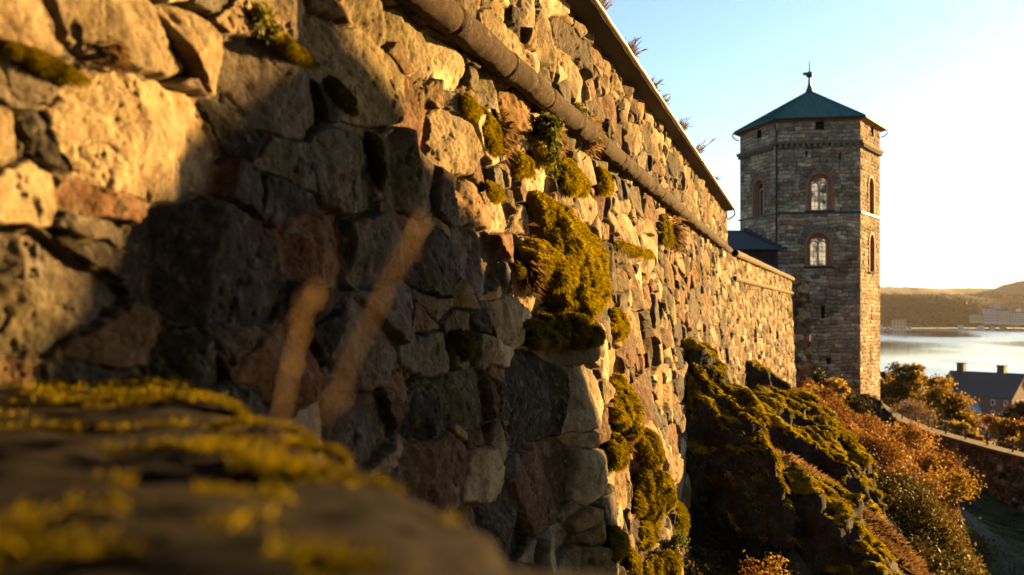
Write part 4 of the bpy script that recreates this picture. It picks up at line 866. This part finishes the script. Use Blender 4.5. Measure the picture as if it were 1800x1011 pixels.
for i, (px, yy, w_, k_) in enumerate(hs):
    D = 2424 if yy > 565 else (2660 if yy > 538 else 3500); z = (HY-yy-2)/F*D; x = (px-CX)/F*D; hw = w_/2/F*D; o = empty('far_house', (x, D, z-8)); 
    where = 'on the far waterfront' if yy > 565 else ('on the wooded far shore' if px < 1690 else 'among the roofs above the waterfront blocks') if yy > 538 else 'on the hazy town hill across the lake'
    tag(o, cm[k_][1]+' house '+where, 'house', cm[k_][1]+' houses '+where)
    m_ = MB(); hh = 5 if k_ == 'w' else 8
    m_.prism([(x-hw, D), (x+hw, D), (x+hw, D+9), (x-hw, D+9)], z-9, z-9+5+hh); m_.build('wall', M[cm[k_][0] if k_ not in ('b', 'blue_') else 'wall_grey'], o)
    m_ = MB(); zt = z-9+5+hh; m_.add([(x-hw-1, D-1, zt), (x+hw+1, D-1, zt), (x+hw+1, D+10, zt), (x-hw-1, D+10, zt), (x-hw*.8, D+4.5, zt+3.4), (x+hw*.8, D+4.5, zt+3.4)], [[0, 1, 5, 4], [1, 2, 5], [2, 3, 4, 5], [3, 0, 4], [3, 2, 1, 0]]); m_.build('roof', M['blueroof'] if k_[0] == 'b' else M['slate'], o)

# ------------------------------------------------------------ moss and plants growing on the wall
def surf(Yq, zq):
    """world point on the finished wall face"""
    H, _, _ = masonry(Yq, zq, seeds); return wpos(Yq, zq, np.maximum(H, -.02)+bulge(Yq, zq))
def cushion(label, px, py, w_, h_, thick, seed, tc=.5, nb=2500, droop=.3, name='moss_cushion', cat='moss', blade=.03, tip=(0, 0)):
    Ya, za = wpix(px-w_/2, py); Yb, _ = wpix(px+w_/2, py); Yc, zc_ = wpix(px, py); hu = w_/2*Yc*Yc/3727*.92; hv = h_/2/F*Yc
    d, f = ico(5 if max(w_, h_) < 60 else 6); d = d[:, :]; a = d[:, 0]; b = d[:, 2]; c_ = np.clip(d[:, 1], -.25, 1); rr = np.hypot(a, b)
    k = 1+.28*vn2(np.arctan2(b, a)*1.6+seed, a*0+seed, seed)+.14*vn2(np.arctan2(b, a)*5+seed, a*0, seed)
    Yq = Yc+a*hu*k; zq = zc_+b*hv*k+tip[0]*a*hv
    P = wpos(Yq, zq, .012+bulge(Yq, zq)); q = np.stack([Yq, zq*1.0, c_*thick*1.5], 1); s0 = 1/max(.05, min(hu, hv)*.55)
    lump = .88+.16*fbm3(q, s0*.9, 2, seed+2)+.14*fbm3(q, s0*2, 2, seed+5)
    dn = np.maximum(c_, -.05)*thick*np.clip(lump, .25, 1.3); P[:, 0] += WN[0]*dn; P[:, 1] += WN[1]*dn; P[:, 2] -= droop*dn
    n = vnormals(P, f); 
    if (n@np.array([WN[0], WN[1], 0]))[d[:, 1] > .4].mean() < 0: n = -n; f = f[:, ::-1]
    wq = P+.02*np.stack([fbm3(P, 12, 2, 1), fbm3(P, 12, 2, 2), fbm3(P, 12, 2, 3)], 1); ls = float(np.clip(Yc/8, .6, 2)); P = P+n*(min(1, thick/.22+.1)*ls*.11*(np.sqrt(np.abs(fbm3(wq*np.array([1, 1, .7]), 5.5/ls, 2, seed))+.002)-.42)*np.clip(c_+.3, 0, 1)+min(1, thick/.12)*ls*.035*(np.sqrt(np.abs(fbm3(wq, 17/ls, 2, seed+4))+.002)-.4))[:, None]
    n = vnormals(P, f)
    o = empty(name, (Yc*0+P[:, 0].mean(), P[:, 1].mean(), P[:, 2].min())); tag(o, label, cat)
    mk('mound', P, f, M['moss'], o, True, {'tint': np.clip(tc-.08+.45*fbm3(P, 9, 3, seed+7), 0, 1)})
    rg = np.random.default_rng(seed); fr = c_ > 0; fi = np.nonzero(fr[f].all(1))[0]; tri = rg.choice(fi, nb := int(nb*1.8)); w3 = rg.dirichlet((1, 1, 1), nb); p = (P[f[tri]]*w3[:, :, None]).sum(1); nn = n[f[tri][:, 0]]+np.array([.15, -.1, -.35*droop*3])
    blade = blade*float(np.clip(Yc/8, .45, 1.2)); bv, bf, bt = blades(p, nn, blade*1.0, blade*.16, rg, .6, np.clip(tc+.3*fbm3(p, 9, 3, seed+7)+rg.normal(0, .15, nb), 0, 1)); mk('moss_blades', bv, bf, M['moss'], o, False, {'tint': bt})
    return o
MOSS = [('large glowing yellow green moss mound bulging from the middle of the wall', 982, 466, 146, 192, .34, .62, 22000), ('dark lower lobe hanging under the large moss mound', 978, 572, 72, 66, .18, .4, 6000),
 ('thick moss mound low on the wall, right of the shadow edge', 1082, 712, 64, 108, .22, .58, 12000), ('small moss tuft just right of the large mound', 1078, 566, 32, 42, .09, .5, 4000),
 ('round moss pad under the green fern', 908, 285, 32, 42, .09, .6, 3000), ('double moss pad beside a bright pale stone', 1000, 312, 42, 52, .10, .6, 4000),
 ('thin moss trail dripping left of the fern', 857, 238, 26, 70, .06, .5, 2500), ('small moss pad under the pale pad stone', 862, 336, 26, 28, .05, .55, 1200),
 ('moss pad right of the double pad, below the round moulding', 1056, 318, 26, 40, .09, .5, 2000), ('moss under the fern, hanging against a lit stone', 948, 262, 40, 44, .10, .6, 3500),
 ('narrow moss hanging low near the dark rock', 1150, 862, 28, 84, .13, .45, 6000), ('short moss strip above the narrow hanging moss', 1140, 785, 20, 52, .09, .4, 3000),
 ('moss clump at the wall foot against the dark wedge rock', 1187, 915, 27, 56, .13, .4, 4000), ('moss clump above the lower picture edge', 1128, 932, 24, 44, .10, .5, 3500),
 ('moss patch lowest beside the shadow edge', 1078, 950, 26, 50, .10, .55, 2500), ('moss knob at the bottom edge, left of the dark rock', 1104, 985, 18, 34, .08, .5, 2200), ('wide moss patch at the bottom of the wall', 1172, 988, 32, 42, .12, .45, 4000),
 ('moss streak below the lower moss mound', 1075, 790, 34, 50, .10, .45, 2500), ('shaded moss ridge along a joint in the upper left', 500, 82, 90, 26, .05, .35, 4000), ('dark moss in the shadow right of the slanting joint', 590, 165, 62, 42, .035, .25, 4000),
 ('moss on the flat stone at the far left', 70, 108, 150, 32, .035, .35, 6000), ('moss scrap under the upper round moulding', 822, 185, 36, 30, .05, .5, 1800), ('dark moss seam beside a tall grey stone in shadow', 652, 275, 24, 90, .04, .15, 2000),
 ('faint moss pad high on the far wall', 1168, 408, 22, 50, .10, .4, 1500), ('thin horizontal moss seam right of the large mound', 1118, 440, 62, 14, .06, .5, 2000), ('dark moss patch in the shaded rubble', 806, 605, 36, 60, .05, .2, 2500),
 ('tiny moss tuft between stones left of the large mound', 905, 470, 14, 26, .05, .35, 800), ('moss tuft low left of the narrow hanging moss', 1118, 880, 18, 40, .10, .4, 1200)]
for i, (lb_, px, py, w_, h_, th, tc, nb) in enumerate(MOSS): cushion(lb_, px, py, w_, h_, th, 400+i*7, tc, nb, .35, tip=(-.5 if w_ > 60 and py < 170 else 0, 0))
def wallplant(label, px, py, s_, mat, seed, kind='leaf', n=300, size=.03, name='wall_plant', cat='plant', group=None, d0=.02, tc=.5, down=0):
    Y, z = wpix(px, py); P = surf(np.array([Y]), np.array([z]))[0]+np.array([*WN[:2], 0])*0 if False else surf(np.array([Y]), np.array([z]))[0]
    P = P+np.array([WN[0], WN[1], 0])*d0; R_ = s_/F*Y/2; rg = np.random.default_rng(seed)
    if kind == 'leaf':
        fr = 12; parts = []
        for k in range(fr):
            a = rg.uniform(-pi, pi); dr = np.array([WN[0], WN[1], 0])*rg.uniform(.3, 1)+np.array([WK, 1, 0])*.9*cos(a)+np.array([0, 0, 1])*.9*sin(a); dr /= np.linalg.norm(dr)
            t = rg.random(n//fr)[:, None]; c_ = P+dr*t*R_*1.2+np.array([0, 0, -1])*t*t*R_*(.5+down)+rg.normal(0, size*.8, (n//fr, 3)); parts.append(leaves(c_, size, rg, np.clip(tc+rg.normal(0, .2, n//fr), 0, 1)))
        v, f, t = merge(parts)
    else:
        b = P+rg.normal(0, R_*.42, (n, 3))*np.array([.4, 1, 1]); v, f, t = blades(b, np.tile(np.array([WN[0]*.7, WN[1]*.7-.1, .55-down])*1.0, (n, 1))+rg.normal(0, .45, (n, 3)), R_*.75, size*.07, rg, .6, np.clip(tc+rg.normal(0, .2, n), 0, 1))
    return tag(mk(name, v, f, mat, None, False, {'tint': t}), label, cat, group)
wallplant('bright green fern rooted in a joint below the round moulding', 938, 225, 85, M['fern'], 501, n=2200, size=.035, tc=.55, name='fern', cat='fern', down=.6)
wallplant('small bright green seedling in the upper left of the wall', 452, 34, 50, M['fern'], 502, n=420, size=.022, tc=.85)
wallplant('dry brown bush of stalks left of the fern', 878, 232, 75, M['dry'], 503, 'blade', 420, .03, tc=.6, name='dry_plant')
wallplant('dry tuft hanging over the round moulding', 1030, 240, 60, M['dry'], 504, 'blade', 380, .03, tc=.65, name='dry_plant')
wallplant('yellow green sprig just above the round moulding', 1008, 205, 50, M['fern'], 505, n=500, size=.03, tc=.9)
wallplant('reddish dry stalks left of the large moss mound', 925, 470, 80, M['dry'], 506, 'blade', 600, .03, tc=.25, name='dry_plant')
wallplant('reddish twiggy plant under the lower moss mound', 1085, 770, 60, M['dry'], 507, 'blade', 700, .03, tc=.3, name='dry_plant')
wallplant('thin dry plant high on the far wall under the moulding', 1180, 412, 50, M['dry'], 508, 'blade', 500, .05, tc=.6, name='dry_plant')
wallplant('pale dry sprigs between the fern and the double moss pad', 975, 245, 50, M['dry'], 509, 'blade', 500, .03, tc=.8, name='dry_plant')
wallplant('olive plant at the bottom of the wall', 1175, 950, 55, M['fern'], 510, n=600, size=.03, tc=.4)
wallplant('brown dry fringe on the ledge above the far left boulder', 190, 98, 60, M['dry'], 511, 'blade', 260, .014, tc=.4, name='dry_plant')
for i, (px, sz) in enumerate(((1050, 34), (1072, 30), (1118, 26), (1160, 26), (1175, 20), (1203, 22), (1232, 24), (1262, 14))):
    a = (px-CX)/F; X0 = WX0+.24*WN[0]; Y = (X0)/(a-WK); P = np.array([*wx(Y, .06+.03*(i % 3)), 2.90]); rg = np.random.default_rng(520+i); n = 260; r_ = sz/F*Y
    b = P+np.stack([rg.normal(0, r_*.5, n)*WK+rg.normal(0, .03, n), rg.normal(0, r_*1.3, n), rg.uniform(-.03, .02, n)], 1)
    v, f, t = blades(b, np.tile((.25, -.1, 1.), (n, 1)), r_*.9, .009, rg, .3); tag(mk('grass_tuft', v, f, M['dry'], None, False, {'tint': t}), 'dry grass tuft growing on the roof edge above the gutter', 'grass', 'dry grass tufts on the roof edge')

# ------------------------------------------------------------ blurred mossy ledge in the foreground
le = np.array([-.403, .915]); le /= np.linalg.norm(le); ln = np.array([le[1], -le[0]]); L0 = np.array([.075, .76])     # right edge of the ledge runs along le
def capstone(s0, s1, wl, ztop, thick, seed, amp=.03, inset=0):
    d, f = ico(7); c2 = L0+le*(s0+s1)/2-ln*(wl/2+inset); q = d/np.abs(d).max(1, keepdims=True); ex = .72; p = np.sign(d)*np.abs(q)**1.0
    rr = 1/((np.abs(d)**7).sum(1)**(1/7)); p = d*rr[:, None]
    lx, ly, lz = p[:, 0]*wl/2, p[:, 1]*(s1-s0)/2, p[:, 2]*thick/2
    v = np.stack([c2[0]+ln[0]*lx+le[0]*ly, c2[1]+ln[1]*lx+le[1]*ly, ztop-thick/2+lz], 1)
    v = v+d*(amp*fbm3(v, 4.5, 4, seed)+amp*.35*fbm3(v, 20, 4, seed+4))[:, None]; n = vnormals(v, f)
    return v, f, n
lg = tag(empty('parapet_ledge', (-.8, 1.5, -6)), 'out of focus stone parapet ledge in the bottom left foreground', 'ledge')
caps = []
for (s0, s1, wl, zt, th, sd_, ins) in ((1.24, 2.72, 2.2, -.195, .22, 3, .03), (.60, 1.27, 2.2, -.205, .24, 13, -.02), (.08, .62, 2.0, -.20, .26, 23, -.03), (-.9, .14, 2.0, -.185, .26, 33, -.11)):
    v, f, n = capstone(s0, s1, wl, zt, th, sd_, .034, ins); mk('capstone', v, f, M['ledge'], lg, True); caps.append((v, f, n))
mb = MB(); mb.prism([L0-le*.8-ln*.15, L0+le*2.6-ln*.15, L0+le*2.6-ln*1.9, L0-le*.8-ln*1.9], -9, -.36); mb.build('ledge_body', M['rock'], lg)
def ledgemoss(label, ci, seed, thr, nb, tc, box, h=.012):
    v, f, n = caps[ci]; rg = np.random.default_rng(seed); m = (n[:, 2] > .35) & (fbm3(v*np.array([1, 3.5, 1]), 2.6, 5, seed, .6) > thr) & (v[:, 0] > box[0]) & (v[:, 0] < box[1]) & (v[:, 1] > box[2]) & (v[:, 1] < box[3])
    mf = f[m[f].all(1)]
    if len(mf) < 10: return
    used, inv = np.unique(mf, return_inverse=True); vv = v[used]+n[used]*(h+.012*fbm3(v[used], 25, 3, seed))[:, None]
    o = empty('moss_mat', (vv[:, 0].mean(), vv[:, 1].mean(), vv[:, 2].min())); tag(o, label, 'moss')
    mk('mat', vv, inv.reshape(mf.shape), M['moss'], o, True, {'tint': np.clip(tc+.5*fbm3(vv, 14, 3, seed+2), 0, 1)})
    tri = rg.choice(len(mf), nb); w3 = rg.dirichlet((1, 1, 1), nb); p = (v[mf[tri]]*w3[:, :, None]).sum(1)+np.array([0, 0, h]); bv, bf, bt = blades(p, np.tile((.2, 0, 1.), (nb, 1)), .022, .003, rg, .3, np.clip(tc+.4*fbm3(p, 14, 3, seed+2)+rg.normal(0, .15, nb), 0, 1)); mk('moss_blades', bv, bf, M['moss'], o, False, {'tint': bt})
ledgemoss('golden moss mat on the farthest capstone of the ledge', 0, 61, .06, 24000, .34, (-3, 1, 0, 4))
ledgemoss('thin moss on the second capstone of the ledge', 1, 63, .16, 9000, .35, (-3, 1, 0, 4))
ledgemoss('blurred bright yellow moss band on the third capstone', 2, 65, .10, 11000, .36, (-3, 1, 0, 4))
ledgemoss('blurred moss patch on the nearest capstone', 3, 67, .22, 8000, .25, (-3, 1, 0, 4))
# grass stalks close to the lens
def stalk(label, pts, Y, rad, headfrom, hr, seed, mat='dry'):
    P = [at(px, py, Y) for px, py in pts]; o = empty('grass_stalk', P[0]); tag(o, label, 'grass stalk'); mb = MB(); mb.tube(P, [rad]*len(P), 6); mb.build('stem', M['straw2'], o, True)
    rg = np.random.default_rng(seed); Pn = np.array(P); k0 = headfrom; parts = []
    for k in range(k0, len(P)-1):
        n = 12; t = rg.random(n)[:, None]; c_ = Pn[k]*(1-t)+Pn[k+1]*t+rg.normal(0, hr*.35, (n, 3)); dr = (Pn[k+1]-Pn[k]); dr /= np.linalg.norm(dr); parts.append(blades(c_, np.tile(dr, (n, 1)), hr*2.2, hr*.55, rg, .1))
    if parts: v, f, t = merge(parts); mk('seed_head', v, f, M['seed'], o, False, {'tint': t})
M['straw2'] = plain('stalk', (.26, .15, .065), .6, 0, .2); M['seed'] = vtint('seed_head', [(0, (.20, .12, .05)), (1, (.36, .24, .12))], .7, .4)
stalk('blurred brown grass stalk leaning right, the taller of two with a seed head', [(545, 775), (585, 700), (622, 620), (655, 550), (690, 480), (715, 430), (742, 385)], .64, .0014, 3, .0044, 71)
stalk('blurred russet grass stalk left of the taller one, nearly upright', [(478, 790), (492, 730), (505, 660), (520, 590), (535, 540), (556, 512)], .64, .0016, 2, .0044, 73)
stalk('faint third grass stalk curving between ledge and wall', [(440, 800), (470, 760), (545, 740), (600, 690)], .50, .0014, 9, .002, 75)
stalk('pale straw lying over the far left end of the ledge', [(-40, 690), (10, 680), (52, 672)], 1.1, .0035, 9, .002, 77)
stalk('thin dark twig above the pale straw at the left edge', [(-40, 672), (20, 645), (58, 632)], 1.1, .0025, 9, .002, 79)

# ------------------------------------------------------------ gatehouse out of frame, whose gable throws the diagonal shadow on the wall
SH = [(1100, 1120), (1078, 1011), (1062, 900), (1035, 780), (1003, 640), (945, 560), (888, 480), (862, 402), (805, 330), (745, 258), (702, 215), (660, 135), (622, 62), (608, 30), (560, 30), (545, 55), (510, 105), (442, 182), (360, 245), (285, 335), (212, 420), (165, 500), (85, 610), (-30, 780), (-470, 890), (-900, 1400)]
tS = 17.0; sh2 = np.array([S[0], S[1]])/np.hypot(S[0], S[1]); fr = []
for px, py in SH:
    if px > -100: Y, z = wpix(px, py)
    elif px > -500: Y, z = 1.98, -.85
    else: Y, z = 1.3, -1.2
    fr.append(wpos(np.array(Y), np.array(z), np.array(.0))+S*tS)
fr = np.array(fr)
# flatten the outline onto one upright plane square to the sun
pl0 = fr.mean(0); out = []
for p in fr: k = ((pl0-p)[:2]@sh2)/np.hypot(S[0], S[1]); out.append(p+S*k)
out = np.array(out); out = np.vstack([out, [(out[-1][0], out[-1][1], -13), (out[0][0], out[0][1], -13)]])
out = out[np.array([i for i in range(len(out))])]
print('gatehouse screen x', [int(900+1750*p[0]/p[1]) for p in out[:6]], out[:, :2].min(0), out[:, :2].max(0))
gh = tag(empty('gatehouse', (pl0[0], pl0[1], -13)), 'steep gabled gatehouse beyond the right frame edge, its shadow on the wall', 'building')
k = len(out); back = out+np.array([sh2[0], sh2[1], 0])*3.0
mk('gable_wall', np.vstack([out, back]), [list(range(k)), list(range(k, 2*k))[::-1]]+[[j, k+j, k+(j+1) % k, (j+1) % k] for j in range(k)], M['rock'], gh)

# ------------------------------------------------------------ air
M['haze'] = bpy.data.materials.new('haze'); M['haze'].use_nodes = True; _nh = M['haze'].node_tree; _nh.nodes.remove(_nh.nodes['Principled BSDF'])
_pv = _nh.nodes.new('ShaderNodeVolumePrincipled'); _pv.inputs['Color'].default_value = (.90, .86, .82, 1); _pv.inputs['Density'].default_value = .000018; _pv.inputs['Anisotropy'].default_value = .2
_nh.links.new(_pv.outputs[0], _nh.nodes['Material Output'].inputs['Volume'])
mb = MB(); mb.prism([(-8100, -700), (20100, -700), (20100, 14100), (-8100, 14100)], -80, 240)
tag(mb.build('haze', M['haze']), kind='stuff')

# bastion added out of view behind the camera to close off the sky over the shaded corner
bs = tag(empty('sky_blocker', (4, -5, -8)), 'unseen block added behind the viewpoint to shut out sky light', 'wall')
mb = MB(); mb.prism([(-4.5, -3.2), (1.5, -3.6), (5.5, -2.5), (6.0, 1.6), (9.5, 1.8), (14, -6), (14, -12), (-4.5, -12)], -14, 15); mb.build('sky_blocker_body', M['rock'], bs)
shrub('shrub', 'unseen bush added just beyond the right frame edge to dapple the ledge', 'shrub', (2.5, 2.3, -1.3), .75, 1.65, 700, .07, M['leaf_olive'], 241)  # added out of view so its leaves break up sunlight on the ledge

# unseen tree added beyond the right frame edge: its trunk shadow rises from the gable shadow, its high crown closes off the sky over the shaded corner
_Y, _z = wpix(578, -10); _p = wpos(np.array(_Y), np.array(_z), np.array(0.))+S*12; _rg = np.random.default_rng(991)
gt = tag(empty('tree', (_p[0], _p[1], -9)), 'unseen tree added beyond the right frame edge, its high crown blocking sky light', 'tree')
mb = MB(); mb.tube([(_p[0], _p[1], -9.2), (_p[0], _p[1], 0), (_p[0]+.05, _p[1]-.1, 5), (_p[0], _p[1]-1.5, 9), (9.6, 7.8, 15)], [.32, .23, .21, .17, .05], 12)
_cl = np.array([8.8, 7.6, 10.4])+_rg.normal(size=(150, 3))*np.array([3.4, 3.4, 2.4]); _cl[:, 2] = np.clip(_cl[:, 2], 7.2, 17); _cl[:, 2] = np.maximum(_cl[:, 2], .5*_cl[:, 1]+1.2); _cl[:, 0] = np.clip(_cl[:, 0], 2.5, 18)
for q in _cl[:26]: mb.tube([(_p[0], _p[1]-1.3, 8.6), (np.array([_p[0], _p[1]-2, 10])+q)/2, q], [.08, .05, .015], 5)
mb.build('trunk', M['bark'], gt)
_k = _rg.integers(0, 150, 42000); _c = _cl[_k]+np.clip(_rg.normal(size=(42000, 3)), -1.9, 1.9)*.62; _v, _f, _t = leaves(_c, .42, _rg)
mk('crown', _v, _f, M['leaf_olive'], gt, False, {'tint': _t})
print('tree base px', 900+1750*_p[0]/_p[1], _p, 'crown min px', (900+1750*_c[:, 0]/_c[:, 1]).min())
